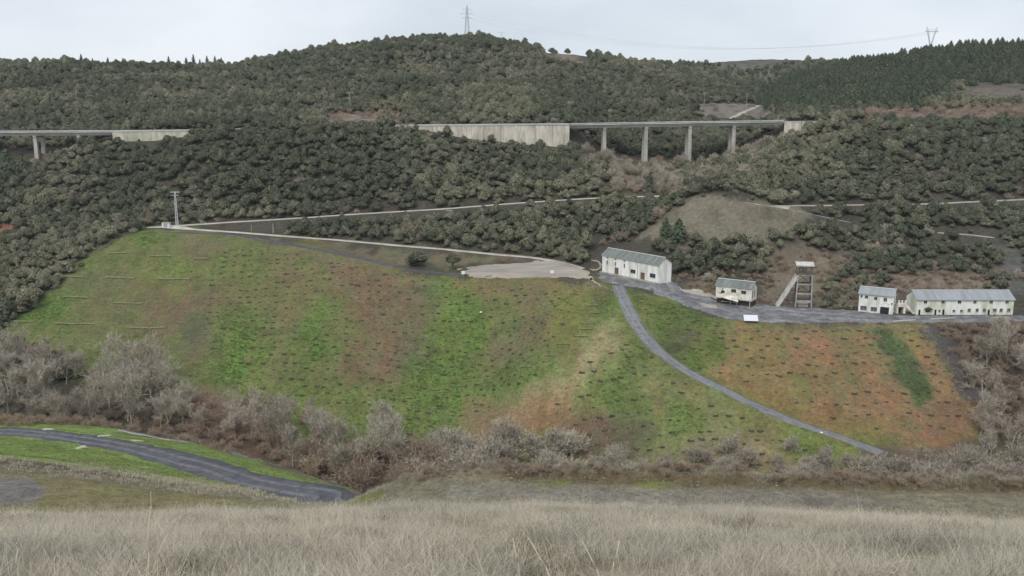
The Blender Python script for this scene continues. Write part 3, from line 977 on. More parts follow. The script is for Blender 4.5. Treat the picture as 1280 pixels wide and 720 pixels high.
# ------------------------------------------------------------------ mine buildings
def facade(m, L, z0, z1, ops, depth=0.28, mi=0, y=0.0):
    """front wall at y with real openings (x0, x1, zlo, zhi) and their reveals"""
    xs = sorted({0.0, L, *[o[0] for o in ops], *[o[1] for o in ops]})
    zs = sorted({z0, z1, *[o[2] for o in ops], *[o[3] for o in ops]})
    for a, b_ in zip(xs[:-1], xs[1:]):
        for c, d in zip(zs[:-1], zs[1:]):
            mx_, mz = (a + b_) / 2, (c + d) / 2
            if any(o[0] < mx_ < o[1] and o[2] < mz < o[3] for o in ops):
                continue
            m.poly([(a, y, c), (b_, y, c), (b_, y, d), (a, y, d)], mi)
    for (a, b_, c, d) in ops:
        m.poly([(a, y, c), (a, y, d), (a, y + depth, d), (a, y + depth, c)], mi)
        m.poly([(b_, y, d), (b_, y, c), (b_, y + depth, c), (b_, y + depth, d)], mi)
        m.poly([(a, y, d), (b_, y, d), (b_, y + depth, d), (a, y + depth, d)], mi)
        m.poly([(b_, y, c), (a, y, c), (a, y + depth, c), (b_, y + depth, c)], mi)


def building(label, FL, FR, W, z0, eave, rise, ops, wall, roofm, group=None, base=2.0, gable_ops=(), sheets=0):
    """ops: (kind, x centre as a share of the front, width, sill, head)"""
    dx, dy = FR[0] - FL[0], FR[1] - FL[1]
    L_ = math.hypot(dx, dy)
    rz = math.atan2(dy, dx)
    root = empty('mine_building', (FL[0], FL[1], z0), rz, label, 'building', group)
    rects = [(s * L_ - w / 2, s * L_ + w / 2, lo, hi) for _, s, w, lo, hi in ops]
    m = MB()
    facade(m, L_, -base, eave, rects)
    m.poly([(0, W, -base), (0, 0, -base), (0, 0, eave), (0, W / 2, eave + rise), (0, W, eave)])
    m.poly([(L_, 0, -base), (L_, W, -base), (L_, W, eave), (L_, W / 2, eave + rise), (L_, 0, eave)])
    m.poly([(L_, W, -base), (0, W, -base), (0, W, eave), (L_, W, eave)])
    m.build('wall', wall, root)
    # roof of two pitches with thickness, overhang and sheet ribs
    ov, th = 0.35, 0.14
    dz = rise * ov / (W / 2)
    r = MB()
    for sgn in (0, 1):
        ye, yr = (-ov, W / 2) if sgn == 0 else (W + ov, W / 2)
        ze, zr = eave - dz, eave + rise
        x0, x1 = -ov, L_ + ov
        top = [(x0, ye, ze + th), (x1, ye, ze + th), (x1, yr, zr + th), (x0, yr, zr + th)]
        bot = [(x0, ye, ze + .01), (x1, ye, ze + .01), (x1, yr, zr + .01), (x0, yr, zr + .01)]
        r.poly(top if sgn == 0 else top[::-1]).poly(bot[::-1] if sgn == 0 else bot)
        for a in range(4):
            b_ = (a + 1) % 4
            if a != 2:
                r.poly([top[a], bot[a], bot[b_], top[b_]])
    ro = r.build('roof', roofm, root)
    c = MB()
    c.poly([(-ov - .02, W / 2 - .3, eave + rise + .1), (L_ + ov + .02, W / 2 - .3, eave + rise + .1), (L_ + ov + .02, W / 2, eave + rise + th + .1), (-ov - .02, W / 2, eave + rise + th + .1)])
    c.poly([(-ov - .02, W / 2, eave + rise + th + .1), (L_ + ov + .02, W / 2, eave + rise + th + .1), (L_ + ov + .02, W / 2 + .3, eave + rise + .1), (-ov - .02, W / 2 + .3, eave + rise + .1)])
    c.build('ridge_cap', M['ridge_cap'], ro)
    if sheets:
        # sheet joints standing proud on the visible pitch
        for q in np.linspace(0, L_, sheets + 1)[1:-1]:
            j = MB()
            j.beam((q, -ov, eave - dz + th + .012), (q, W / 2 - .3, eave + rise * (1 - .6 / W) + th + .012), .09, .05)
            j.build('roof_seam', roofm, ro)
    MB().beam((-ov, -ov - .06, eave - dz - .02), (L_ + ov, -ov - .06, eave - dz - .02), .13, sides=6).build('gutter', M['frame_grey'], ro)
    for (kind, s, w, lo, hi), (a, b_, c0, d0) in zip(ops, rects):
        if kind in ('door', 'gate', 'void'):
            o = MB().box(a + .01, b_ - .01, .2, .26, c0, d0 - .01).build('door', M['brown_door'] if kind == 'door' else M['dark_glass_void'], root)  # a void gets a dark sheet, the shade inside put into its colour
            if kind != 'void':
                MB().box((a + b_) / 2 - .03, (a + b_) / 2 + .03, .18, .2, c0, d0 - .05).build('door_joint', M['dark_timber'], o)
        else:
            f = MB()
            t = .07
            f.box(a, a + t, .12, .2, c0, d0).box(b_ - t, b_, .12, .2, c0, d0)
            f.box(a + t, b_ - t, .12, .2, c0, c0 + t).box(a + t, b_ - t, .12, .2, d0 - t, d0)
            if b_ - a > .7:
                f.box((a + b_) / 2 - .03, (a + b_) / 2 + .03, .13, .19, c0 + t, d0 - t)
            fo = f.build('window', M['frame_grey'], root)
            MB().box(a + .01, b_ - .01, .205, .235, c0 + .01, d0 - .01).build('pane', M['dark_glass_void'] if kind == 'win' else M['dull_glass'], fo)
            MB().box(a - .08, b_ + .08, -.07, .1, c0 - .09, c0 - .003).build('sill', M['frame_grey'], fo)
    return root, L_


# long building at the top of the yard
FL1, FR1 = (33.8, 328.0), (50.9, 304.0)
ops = []
for s in (.09, .245, .41):
    ops += [('win', s, .85, 5.15, 5.75), ('win', s, .8, 2.9, 4.4)]
ops += [('door', .27, 2.3, -.25, 2.45), ('win', .565, 2.7, 1.5, 2.9), ('door', .735, 2.3, -.25, 2.5), ('win', .905, 2.9, 1.3, 2.8)]
b1, L1 = building('long white two storey mine house with grey sheet roof above the gravel track', FL1, FR1, 6.4, -55.55, 6.4, 2.1, ops, M['white_wall'], M['fibre_roof'], sheets=12)
MB().beam((.65 * L1, -.09, -.2), (.65 * L1, -.09, 6.3), .16, sides=6).build('drainpipe', M['frame_grey'], b1)
MB().box(-.2, L1 + .2, -1.1, -.02, -1.5, .02).build('doorstep', M['concrete'], b1)

# small house over the loading bay
p0, p1 = at_y(894.6, 369, 293.5), at_y(939, 375.5, 286.5)
z2 = (p0[2] + p1[2]) / 2
b2, L2 = building('small white house with grey roof and broken leaning awning over a loading bay', p0[:2], p1[:2], 5.0, z2, 3.85, 1.7,
                  [('win', .2, 1.3, 1.2, 2.1), ('win', .50, 1.7, 1.75, 2.9), ('win', .78, 1.7, 1.6, 2.75)], M['cream_wall'], M['fibre_roof'], base=.35, sheets=6)
MB().box(.1, L2 - .1, 1.0, 4.9, -3.6, -.36).build('undercroft', M['dark_timber'], b2)  # solid block; its dark colour stands in for the shaded hollow under the house
MB().box(-.15, L2 + .15, -.1, 5.1, -.62, -.37).build('floor_slab', M['concrete'], b2)
aw = MB()
aw.poly([(2.6, -.05, 1.15), (7.6, -.05, .35), (8.6, -1.9, -.75), (5.2, -2.1, -.2), (2.0, -1.7, .35)])
aw.poly([(2.6, -.05, 1.0), (2.0, -1.7, .2), (5.2, -2.1, -.35), (8.6, -1.9, -.9), (7.6, -.05, .2)])
for a, b_ in (((2.6, -.05, 1.15), (2.0, -1.7, .35)), ((2.0, -1.7, .35), (5.2, -2.1, -.2)), ((5.2, -2.1, -.2), (8.6, -1.9, -.75)), ((8.6, -1.9, -.75), (7.6, -.05, .35))):
    aw.poly([a, b_, (b_[0], b_[1], b_[2] - .15), (a[0], a[1], a[2] - .15)])
tag(aw.build('awning', M['cream_wall'], b2), 'collapsed pale awning sheet')
for q in (.6, 2.9, 5.2, 7.4, L2 - .5):
    MB().beam((q, .2, -3.8), (q, .2, -.62), .24).build('post', M['concrete'] if q > 5 else M['dark_timber'], b2)
bm_ = MB()
bm_.beam((2.2, -.3, -2.6), (7.6, -.3, -2.6), .2).beam((2.2, -.3, -1.5), (7.6, -.3, -1.5), .14)
bm_.build('loading_rail', M['pale_steel'], b2)
bk = MB()
bk.beam((1.8, -.04, 1.2), (2.5, -.14, 2.9), .14).beam((1.1, -.05, 1.1), (2.6, -.1, 1.4), .16)
bk.build('broken_bracket', M['dark_timber'], b2)
for q in (.25, .62):
    MB().box(L2 + .004, L2 + .05, 5.0 * q - .35, 5.0 * q + .35, .6, 2.6).build('side_door', M['dark_timber'], b2)

# two storey garage house
p0, p1 = at_y(1072.6, 388.8, 286.3), at_y(1115.4, 393.6, 281.0)
z3 = (p0[2] + p1[2]) / 2
b3, L3 = building('white two storey house with dark garage opening and faded lettering below its roof', p0[:2], p1[:2], 6.0, z3, 6.15, 1.7,
                  [('win', .07, .7, 4.75, 5.45), ('win', .215, 1.0, 4.5, 5.5), ('win', .485, 1.0, 4.3, 5.3), ('dull', .765, 1.1, 4.1, 5.3), ('win', .96, .5, 3.2, 3.8),
                   ('dull', .15, 2.0, .5, 1.95), ('dull', .455, 2.0, .45, 1.9), ('void', .765, 2.7, -.3, 2.25)], M['white_wall'], M['metal_roof'], sheets=6)

M['faded'] = noisy('faded', (0.42, 0.43, 0.43), 0.2, 3, (0.62, 0.62, 0.60))
for k, (fx_, fz_, w_, h_2) in enumerate(((.60, 3.3, .5, .35), (.68, 3.0, .7, .25), (.78, 3.3, .9, .2), (.86, 3.15, .5, .3), (.88, 5.0, .4, .5), (.94, 4.7, .3, .6), (.33, 2.3, .8, .2))):
    MB().box(fx_ * L3 - w_ / 2, fx_ * L3 + w_ / 2, -.012, -.004, fz_, fz_ + h_2).build('faded_mark', M['faded'], b3)

# long house with the outside stair
p0, p1 = at_y(1145.2, 393.7, 281.0), at_y(1265.8, 393.7, 281.0)
z4, x0_ = p0[2], p0[0]
L4 = p1[0] - p0[0]
fr = lambda u: (u - 1145.2) / (1265.8 - 1145.2)
ops = [('win' if k in (0, 2) else 'dull', fr(u), 1.15, 3.75, 4.75) for k, u in enumerate((1155.6, 1177.5, 1198, 1217.2, 1237.6, 1257.2))]
ops += [('void', fr(1149), .75, -.2, 1.75), ('win', fr(1159.5), 1.5, .95, 1.75), ('void', fr(1169), .7, -.2, 1.8), ('win', fr(1174), .65, .9, 1.7), ('void', fr(1179), .75, -.2, 1.8),
        ('dull', fr(1192), .95, .85, 1.7), ('dull', fr(1201.5), .95, .85, 1.7), ('dull', fr(1211), 1.1, .9, 2.1), ('dull', fr(1221), 1.0, .9, 2.1), ('dull', fr(1230), 1.1, .9, 2.1),
        ('void', fr(1235.6), .75, -.2, 1.75), ('dull', fr(1243), 1.3, .9, 2.1), ('dull', fr(1251), 1.1, .9, 2.1), ('dull', fr(1260.5), 1.1, .95, 2.15)]
b4, _ = building('long white two storey house with blue grey roof and mossy plinth beside the outside stair', p0[:2], p1[:2], 8.0, z4, 5.15, 2.2, ops, M['white_wall_mossy'], M['metal_roof'], sheets=16)
cx = fr(1159.5) * L4
h_ = MB()
h_.poly([(cx - 1.3, -.02, 2.1), (cx - 1.15, -1.0, 1.75), (cx, -1.1, 2.3), (cx, -.02, 2.7)]).poly([(cx, -.02, 2.7), (cx, -1.1, 2.3), (cx + 1.15, -1.0, 1.75), (cx + 1.3, -.02, 2.1)])
h_.poly([(cx - 1.3, -.02, 2.0), (cx, -.02, 2.6), (cx, -1.1, 2.2), (cx - 1.15, -1.0, 1.65)]).poly([(cx, -.02, 2.6), (cx + 1.3, -.02, 2.0), (cx + 1.15, -1.0, 1.65), (cx, -1.1, 2.2)])
h_.build('door_hood', M['dark_timber'], b4)
# outside stair at the end wall: a thing of its own
st = empty('outside_stair', (x0_ - 5.0, 282.0, z4), 0, 'pale concrete outside stair with parapets at the end of the long house', 'stair')
MB().box(-.6, 2.2, .6, 4.2, 2.55, 2.8).build('landing', M['concrete'], st)
for q in range(14):
    MB().box(2.2 + q * .19, 2.2 + q * .19 + .22, .6, 2.0, 2.4 - q * .19, 2.62 - q * .19).build('step', M['concrete'], st)
pp = MB()
pp.poly([(2.2, .5, 2.3), (5.0, .5, -.5), (5.0, .5, .5), (2.2, .5, 3.4)]).poly([(2.2, .62, 3.4), (5.0, .62, .5), (5.0, .62, -.5), (2.2, .62, 2.3)]).poly([(2.2, .5, 3.4), (5.0, .5, .5), (5.0, .62, .5), (2.2, .62, 3.4)])
pp.build('stair_parapet', M['cream_wall'], st)
MB().box(-.6, 2.2, .46, .6, 2.3, 3.7).build('landing_parapet', M['cream_wall'], st)
for q in (-.5, .5, 1.55):
    MB().box(q, q + .5, .3, .455, 2.9, 4.6).build('pillar', M['cream_wall'], st)
MB().box(-.6, -.2, .62, 4.2, -.6, 2.55).build('support_wall', M['cream_wall'], st)
MB().box(1.5, 2.2, .62, 4.2, -.6, 2.55).build('support_wall', M['cream_wall'], st)
MB().box(-.2, 1.5, 3.6, 4.0, -.6, 2.55).build('back_wall', M['dark_timber'], st)

# winding tower
hx, hy, _ = at_y(1003, 383, 290.0)
hz = Hs(hx, hy)
hf = empty('headframe', (hx, hy, hz), -0.18, 'small steel mine winding tower with pale roof slab and one leaning strut', 'headframe')
TB, TT, HT = 2.55, 2.2, 11.2
legs = [(-1, -1), (1, -1), (1, 1), (-1, 1)]
P = lambda s, t, f: (s[0] * (TB + (TT - TB) * f), s[1] * (TB + (TT - TB) * f) * .8, f * HT)
for s in legs:
    MB().beam(P(s, 0, -.06), P(s, 0, 1), .42).build('leg', M['steel_mid'] if s[1] < 0 else M['rust_steel'], hf)
for f, w in ((.17, .75), (.40, .34), (.68, .34), (.97, .45)):
    for a in range(4):
        q0, q1 = P(legs[a], 0, f), P(legs[(a + 1) % 4], 0, f)
        MB().beam(q0, q1, .4, w * 1.15).build('cross_beam', M['steel_mid'] if a == 0 else M['rust_steel'], hf)
for f0, f1 in ((.40, .68), (.68, .97)):
    for a in range(4):
        m = MB()
        m.beam(P(legs[a], 0, f0), P(legs[(a + 1) % 4], 0, f1), .14).beam(P(legs[(a + 1) % 4], 0, f0), P(legs[a], 0, f1), .14)
        m.build('bracing', M['rust_steel'], hf)
MB().box(-2.7, 2.7, -2.3, 2.3, HT, HT + .18).build('platform', M['rust_steel'], hf)
for yy in (-.9, .9):
    m = MB()
    for i_ in range(24):
        t0, t1 = 2 * math.pi * i_ / 24, 2 * math.pi * (i_ + 1) / 24
        m.beam((-.6 + 1.15 * math.cos(t0), yy, HT + 1.35 + 1.15 * math.sin(t0)), (-.6 + 1.15 * math.cos(t1), yy, HT + 1.35 + 1.15 * math.sin(t1)), .16)
    for i_ in range(6):
        t0 = math.pi * i_ / 6
        m.beam((-.6 - 1.1 * math.cos(t0), yy, HT + 1.35 - 1.1 * math.sin(t0)), (-.6 + 1.1 * math.cos(t0), yy, HT + 1.35 + 1.1 * math.sin(t0)), .08)
    m.build('sheave_wheel', M['rust_steel'], hf)
for s in legs:
    MB().beam((s[0] * 2.4, s[1] * 1.9, HT + .18), (s[0] * 2.4, s[1] * 1.9, HT + 2.75), .16).build('roof_post', M['rust_steel'], hf)
MB().poly([(-2.9, -2.0, HT + 2.75), (2.9, -2.0, HT + 2.75), (2.9, 2.0, HT + 3.5), (-2.9, 2.0, HT + 3.5)]).poly([(-2.9, 2.0, HT + 3.2), (2.9, 2.0, HT + 3.2), (2.9, -2.0, HT + 2.45), (-2.9, -2.0, HT + 2.45)]).poly([(-2.9, -2.0, HT + 2.45), (2.9, -2.0, HT + 2.45), (2.9, -2.0, HT + 2.75), (-2.9, -2.0, HT + 2.75)]).poly([(2.9, -2.0, HT + 2.45), (2.9, 2.0, HT + 3.2), (2.9, 2.0, HT + 3.5), (2.9, -2.0, HT + 2.75)]).poly([(-2.9, 2.0, HT + 3.2), (-2.9, -2.0, HT + 2.45), (-2.9, -2.0, HT + 2.75), (-2.9, 2.0, HT + 3.5)]).poly([(2.9, 2.0, HT + 3.2), (-2.9, 2.0, HT + 3.2), (-2.9, 2.0, HT + 3.5), (2.9, 2.0, HT + 3.5)]).build('roof_slab', M['pale_steel'], hf)
gz_ = Hs(hx - 8.3, hy - 1) - hz
for yy in (-1.3, 1.3):
    MB().beam((-8.4, yy - .6, gz_ - .3), (-2.2, yy, HT * .93), .8).build('strut', M['pale_steel'], hf)
MB().box(-1.6, 1.6, -1.3, 1.3, -.6, .9).build('shaft_collar', M['concrete'], hf)

# white tilted sheet on posts at the edge of the yard
kx, ky, kz = at_z(938.5, 400.5, Hs(81.0, 273.0) + .5)
kz = Hs(kx, ky)
kr = empty('tilted_canopy', (kx, ky, kz), -0.12, 'white rectangular sheet roof tilted on short dark posts at the yard edge', 'canopy')
MB().poly([(-2.15, -1.0, .75), (2.15, -1.0, .75), (2.15, 1.3, 2.1), (-2.15, 1.3, 2.1)]).poly([(-2.15, 1.3, 1.98), (2.15, 1.3, 1.98), (2.15, -1.0, .63), (-2.15, -1.0, .63)]).poly([(-2.15, -1.0, .63), (2.15, -1.0, .63), (2.15, -1.0, .75), (-2.15, -1.0, .75)]).build('sheet', M['lilac_panel'], kr)
for q in (-1.9, 1.9):
    MB().beam((q, -.85, -.4), (q, -.85, .66), .14).build('post', M['dark_timber'], kr)
    MB().beam((q, 1.15, -.4), (q, 1.15, 1.9), .14).build('post', M['dark_timber'], kr)
MB().box(-1.7, 1.7, -.5, .9, -.3, .45).build('dark_box', M['dark_timber'], kr)  # plain dark box filling the space under the tilted sheet

# pale kerb strips and slabs in front of the houses
def kerb(label, a, b_, w=.5, h=.12, mt='concrete', ya=255, yb=330):
    p, q = Vector(hit(*a, ya, yb, H)), Vector(hit(*b_, ya, yb, H))
    o = empty('kerb', p, 0, label, 'kerb', 'pale kerb strips in the yard')
    n = max(int((q - p).length / 2.2), 1)
    for k in range(n):
        r0, r1 = p.lerp(q, (k + .02) / n), p.lerp(q, (k + .97) / n)
        r0.z, r1.z = Hs(r0.x, r0.y) + .04, Hs(r1.x, r1.y) + .04
        MB().beam(r0 - p, r1 - p, w, h * 2).build('kerb_stone', M[mt], o)
    return o


kerb('pale broken kerb in the yard between the garage house and the long house', (1116, 402), (1145, 400), .7, mt='pale_lane')
kerb('pale kerb in front of the long house below its dark doors', (1164, 398.5), (1194, 397.5), .7, mt='pale_lane')
kerb('pale kerb in front of the mossy end of the long house', (1240, 397.5), (1262, 397.5), .6, mt='pale_lane')
kerb('pale low kerb at the outer edge of the car park', (655, 346.5), (694, 346.5), .5, .25, mt='concrete', ya=300, yb=350)

# ------------------------------------------------------------------ masts, poles, pylons and wires
def lattice(root, w0, w1, h0, h1, n, mat, bar, nm='lattice_body'):
    m = MB()
    cs = [(-1, -1), (1, -1), (1, 1), (-1, 1)]
    W_ = lambda f: w0 + (w1 - w0) * f
    for k in range(n):
        f0, f1 = k / n, (k + 1) / n
        za, zb = h0 + (h1 - h0) * f0, h0 + (h1 - h0) * f1
        for a in range(4):
            c, d = cs[a], cs[(a + 1) % 4]
            m.beam((c[0] * W_(f0), c[1] * W_(f0), za), (c[0] * W_(f1), c[1] * W_(f1), zb), bar)
            m.beam((c[0] * W_(f0), c[1] * W_(f0), za), (d[0] * W_(f1), d[1] * W_(f1), zb), bar * .7)
            m.beam((c[0] * W_(f1), c[1] * W_(f1), zb), (d[0] * W_(f1), d[1] * W_(f1), zb), bar * .7)
    return m.build(nm, mat, root)


px_, py_, _ = at_y(584, 44, 845)
pz = Hs(px_, py_)
top = at_y(584, 7, 845)[2]
py1 = empty('transmission_pylon', (px_, py_, pz), 0.3, 'tall steel lattice pylon on the top of the wooded hill', 'pylon')
hh = top - pz
lattice(py1, 3.0, 1.0, -1, hh * .72, 7, M['pylon_steel'], .26)
lattice(py1, 1.0, .35, hh * .72, hh, 4, M['pylon_steel'], .2, 'lattice_head')
ARM1 = []
for f, w in ((.70, 5.2), (.80, 6.6), (.90, 4.2)):
    m = MB()
    z = hh * f
    for sg in (-1, 1):
        m.beam((0, 0, z), (sg * w, 0, z), .22).beam((0, 0, z + 1.8), (sg * w, 0, z), .18)
    m.build('cross_arm', M['pylon_steel'], py1)
    ARM1.append((px_ + w * math.cos(.3), py_ + w * math.sin(.3), pz + z - 1))
px2, py2, _ = at_y(1162, 70, 800)
pz2 = Hs(px2, py2)
hh2 = at_y(1162, 33, 800)[2] - pz2
pr2 = empty('transmission_pylon', (px2, py2, pz2), 0.25, 'steel pylon with forked head standing above the pine plantation', 'pylon')
lattice(pr2, 2.0, .9, -1, hh2 * .5, 4, M['pylon_steel'], .36)
m = MB()
for sg in (-1, 1):
    m.beam((sg * .9, 0, hh2 * .5), (sg * 4.2, 0, hh2 * .86), .5).beam((sg * .3, 0, hh2 * .5), (sg * 3.2, 0, hh2 * .86), .2)
    m.beam((sg * 4.4, 0, hh2 * .86), (sg * 5.4, 0, hh2), .24).beam((sg * 3.0, 0, hh2 * .86), (sg * 5.2, 0, hh2 * .98), .2)
m.build('forked_head', M['pylon_steel'], pr2)
m = MB()
m.beam((-6.5, 0, hh2 * .86), (6.5, 0, hh2 * .86), .6).beam((-6.5, 0, hh2 * .86), (-4, 0, hh2 * .93), .2).beam((6.5, 0, hh2 * .86), (4, 0, hh2 * .93), .2).beam((-4.4, 0, hh2 * .92), (4.4, 0, hh2 * .92), .25)
m.build('cross_beam', M['pylon_steel'], pr2)


def wire(p, q, sag, r, label, n=28):
    m = MB()
    p, q = Vector(p), Vector(q)
    for k in range(n):
        t0, t1 = k / n, (k + 1) / n
        a, b_ = p.lerp(q, t0), p.lerp(q, t1)
        a.z -= sag * 4 * t0 * (1 - t0)
        b_.z -= sag * 4 * t1 * (1 - t1)
        m.beam(a - p, b_ - p, r * 2, sides=3)
    return tag(m.build('power_cable', M['pylon_steel'], None, p), label, 'cable', 'cables between the two pylons')


for k, s in enumerate((-6.3, 0, 6.3)):
    wire((px2 + s * math.cos(.25), py2 + s * math.sin(.25), pz2 + hh2 * .85 - .5), ARM1[k], 20 + k, .028, 'faint sagging cable strung between the two pylons on the skyline')


def pole(u, v_top, v_base, y, label, kind='wood', arm=1.2, name='utility_pole'):
    x, yy, zt = at_y(u, v_top, y)
    zb = Hs(x, y)
    h = max(zt - zb, 3.0)
    o = empty(name, (x, y, zb), .2, label, 'pole')
    if kind == 'lattice':
        lattice(o, .5, .22, -.5, h, 10, M['galv'], .13)
        m = MB()
        m.beam((-1.9, 0, h - .2), (1.9, 0, h - .2), .26).beam((-1.5, 0, h - 1.6), (1.5, 0, h - 1.6), .2)
        m.build('cross_arm', M['galv'], o)
        for q in (-1.7, 0, 1.7):
            MB().lathe([(.05, 0), (.13, .08), (.06, .2), (.12, .3), (.0, .42)], (q, 0, h - .08), 8).build('insulator', M['dark_timber'], o)
    else:
        mt = M['wood_pole'] if kind == 'wood' else M['concrete']
        m = MB()
        m.lathe([(.2, -.8), (.19, 0), (.12, h), (0, h)], seg=8)
        m.build('shaft', mt, o)
        if arm:
            MB().beam((-arm, .14, h - .5), (arm, .14, h - .5), .16).build('cross_arm', M['galv'], o)
            for q in (-arm * .85, arm * .85):
                MB().lathe([(.04, 0), (.1, .06), (.05, .15), (.1, .22), (0, .3)], (q, .14, h - .42), 8).build('insulator', M['dark_timber'], o)
    return o


mast = pole(218.5, 239.5, 281, 384, 'galvanised lattice power mast beside a white cabinet at the end of the pale lanes', 'lattice')
pole(562, 262, 279, 378, 'short pale pole with cross arm in the oaks above the lower lane', 'conc', 1.5)
pole(437, 115, 142, 520, 'pale pole with wide cross arm above the pink roadside cutting', 'conc', 2.2)
pole(562.5, 64, 82, 660, 'lone pale post among the oaks high on the domed hill', 'conc', 0)
pole(341, 279, 293, 376, 'plain pale post between the two pale lanes', 'conc', 0)
pole(314, 281, 291, 378, 'thin wooden post with a small yellow tag between the lanes', 'wood', 0)
pole(881, 116, 131, 640, 'wooden pole beside the cut track above the viaduct', 'wood', .8)
pole(934, 116, 131, 630, 'leaning pale pole near the cut track above the viaduct', 'conc', .8)
pole(977, 118, 130, 600, 'pale pole where the pines begin above the viaduct', 'conc', .8)
pole(627, 40, 66, 800, 'small pole with a flat cross arm on the brow of the domed hill', 'conc', 3.2)
pole(936, 236, 254, 372, 'thin dark pole behind the grassy spoil mound', 'wood', .6)

# white cabinet by the mast
x, y, _ = at_y(208, 285, 381)
cb = empty('electrical_cabinet', (x, y, Hs(x, y)), 0.05, 'white roadside electrical cabinet beside the lattice mast', 'cabinet')
MB().box(-1.6, 1.6, -.9, .9, -.3, 2.0).build('body', M['lilac_panel'], cb)
MB().box(-1.75, 1.75, -1.05, 1.05, 2.0, 2.16).build('lid', M['concrete'], cb)
MB().box(-.75, -.03, -.93, -.905, .2, 1.8).build('door', M['frame_grey'], cb)
MB().box(.03, .75, -.93, -.905, .2, 1.8).build('door', M['frame_grey'], cb)

# signs on the slate track and car park
for u, v, lab in ((579, 346, 'small white square sign on a post where the slate track meets the car park'), (690, 345, 'small white square sign on a post by the car park kerb')):
    x, y, z = hit(u, v, 300, 350, H)
    o = empty('signboard', (x, y, Hs(x, y)), 0, lab, 'sign')
    MB().box(-.65, .65, -.05, .0, 1.0, 2.2).build('board', M['sign_white'], o)
    MB().beam((0, .06, -.4), (0, .06, 2.1), .1).build('post', M['galv'], o)
x, y, z = hit(601, 391, 250, 330, H)
o = empty('marker_stone', (x, y, Hs(x, y)), 0, 'single white marker disc on the bright green slope', 'marker')
MB().lathe([(.42, 0), (.42, .3), (.3, .42), (0, .44)], (0, 0, .0), 10).build('cap', M['sign_white'], o)
MB().lathe([(.6, -.2), (.6, .02), (.42, .06)], (0, 0, 0), 10).build('base', M['soil_dark'], o)


# stones
def rock_mesh(seed, flat=.55, mat=None):
    r = np.random.default_rng(seed)
    bm = bmesh.new()
    bmesh.ops.create_icosphere(bm, subdivisions=1, radius=1)
    for v in bm.verts:
        v.co *= .75 + .45 * r.random()
        v.co.z *= flat
    me = bpy.data.meshes.new('boulder')
    bm.to_mesh(me)
    bm.free()
    me.materials.append(mat)
    return me


for u, v, w, d, mt, lab in ((575, 337, 1.6, .8, 'rock_ochre', 'flat ochre boulder under the dark tree by the slate track'), (587, 336, 1.5, .8, 'rock_ochre', 'second flat ochre boulder beside the car park edge grass'),
                            (588, 346, 1.4, .6, 'rock_ochre', 'small ochre boulder on the rim between sign and white slabs'), (611, 345, 2.4, .8, 'rock_pale', 'large pale slab of rock on the car park rim'), (618, 346, 1.6, .6, 'rock_pale', 'small pale slab against the large slab on the car park rim'),
                            (104, 560, .9, .9, 'rock_pale', 'white stone on the grass verge of the haul road'), (99, 561, .6, .7, 'rock_pale', 'little white stone beside the white verge stone'),
                            (1027, 541, .5, .5, 'sign_white', 'tiny white stone beside the gravel track'), (1239, 511, .5, .5, 'sign_white', 'white stone at the foot of the dark brushy bank')):
    x, y, z = hit(u, v, 75 if v > 500 and u < 400 else 200, 380, H)
    o = link('boulder', rock_mesh(int(u), .5, M[mt]), None, (x, y, Hs(x, y) + .12 * w), random.random() * 3)
    o.scale = (w, d, .8 * d)
    tag(o, lab, 'rock')
for u, v, w, d, lab in ((62, 537, 2.6, .7, 'pale dust pile on the far verge of the haul road'), (130, 545, 2.0, .6, 'small pale spill of dust beside the haul road'), (172, 551, 3.0, .35, 'long pale strip of dust beside the haul road')):
    x, y, z = hit(u, v, 75, 230, H)
    o = link('dust_pile', rock_mesh(int(u), .2, M['rock_pale']), None, (x, y, Hs(x, y) + .02), .3 if w < 2.4 else -.3)
    o.scale = (w * .8, d * 1.2, d * .6)
    tag(o, lab, 'dust pile')

# drain pipe mouth with a chute below the long building
x, y, z = hit(739, 350, 295, 340, H)
cu = empty('culvert', (x, y, z), 0, 'round concrete culvert mouth with stone chute at the head of the spur', 'culvert')
m = MB()
for (r0, r1) in ((.85, .55),):
    n = 14
    for i_ in range(n):
        t0, t1 = 2 * math.pi * i_ / n, 2 * math.pi * (i_ + 1) / n
        c0, s0, c1, s1 = math.cos(t0), math.sin(t0), math.cos(t1), math.sin(t1)
        m.poly([(r0 * c0, -.6, r0 * s0 + .3), (r0 * c1, -.6, r0 * s1 + .3), (r1 * c1, -.6, r1 * s1 + .3), (r1 * c0, -.6, r1 * s0 + .3)][::-1])
        m.poly([(r0 * c0, -.6, r0 * s0 + .3), (r0 * c0, 1.5, r0 * s0 + .3), (r0 * c1, 1.5, r0 * s1 + .3), (r0 * c1, -.6, r0 * s1 + .3)])
        m.poly([(r1 * c0, -.6, r1 * s0 + .3), (r1 * c1, -.6, r1 * s1 + .3), (r1 * c1, 1.5, r1 * s1 + .3), (r1 * c0, 1.5, r1 * s0 + .3)])
m.build('pipe', M['concrete'], cu)
MB().box(-.56, .56, 1.2, 1.3, -.3, .9).build('dark_inside', M['dark_glass_void'], cu)  # dark sheet painted in for the shade deep in the pipe
prev = None
for k in range(9):
    xx, yy = x + .35 * k + .3, y - 1.2 - k * .9
    o = link('chute_stone', rock_mesh(50 + k, .5, M['rock_pale']), cu, (xx - x, yy - y, Hs(xx, yy) - z + .1))
    o.scale = (.5, .6, .6)
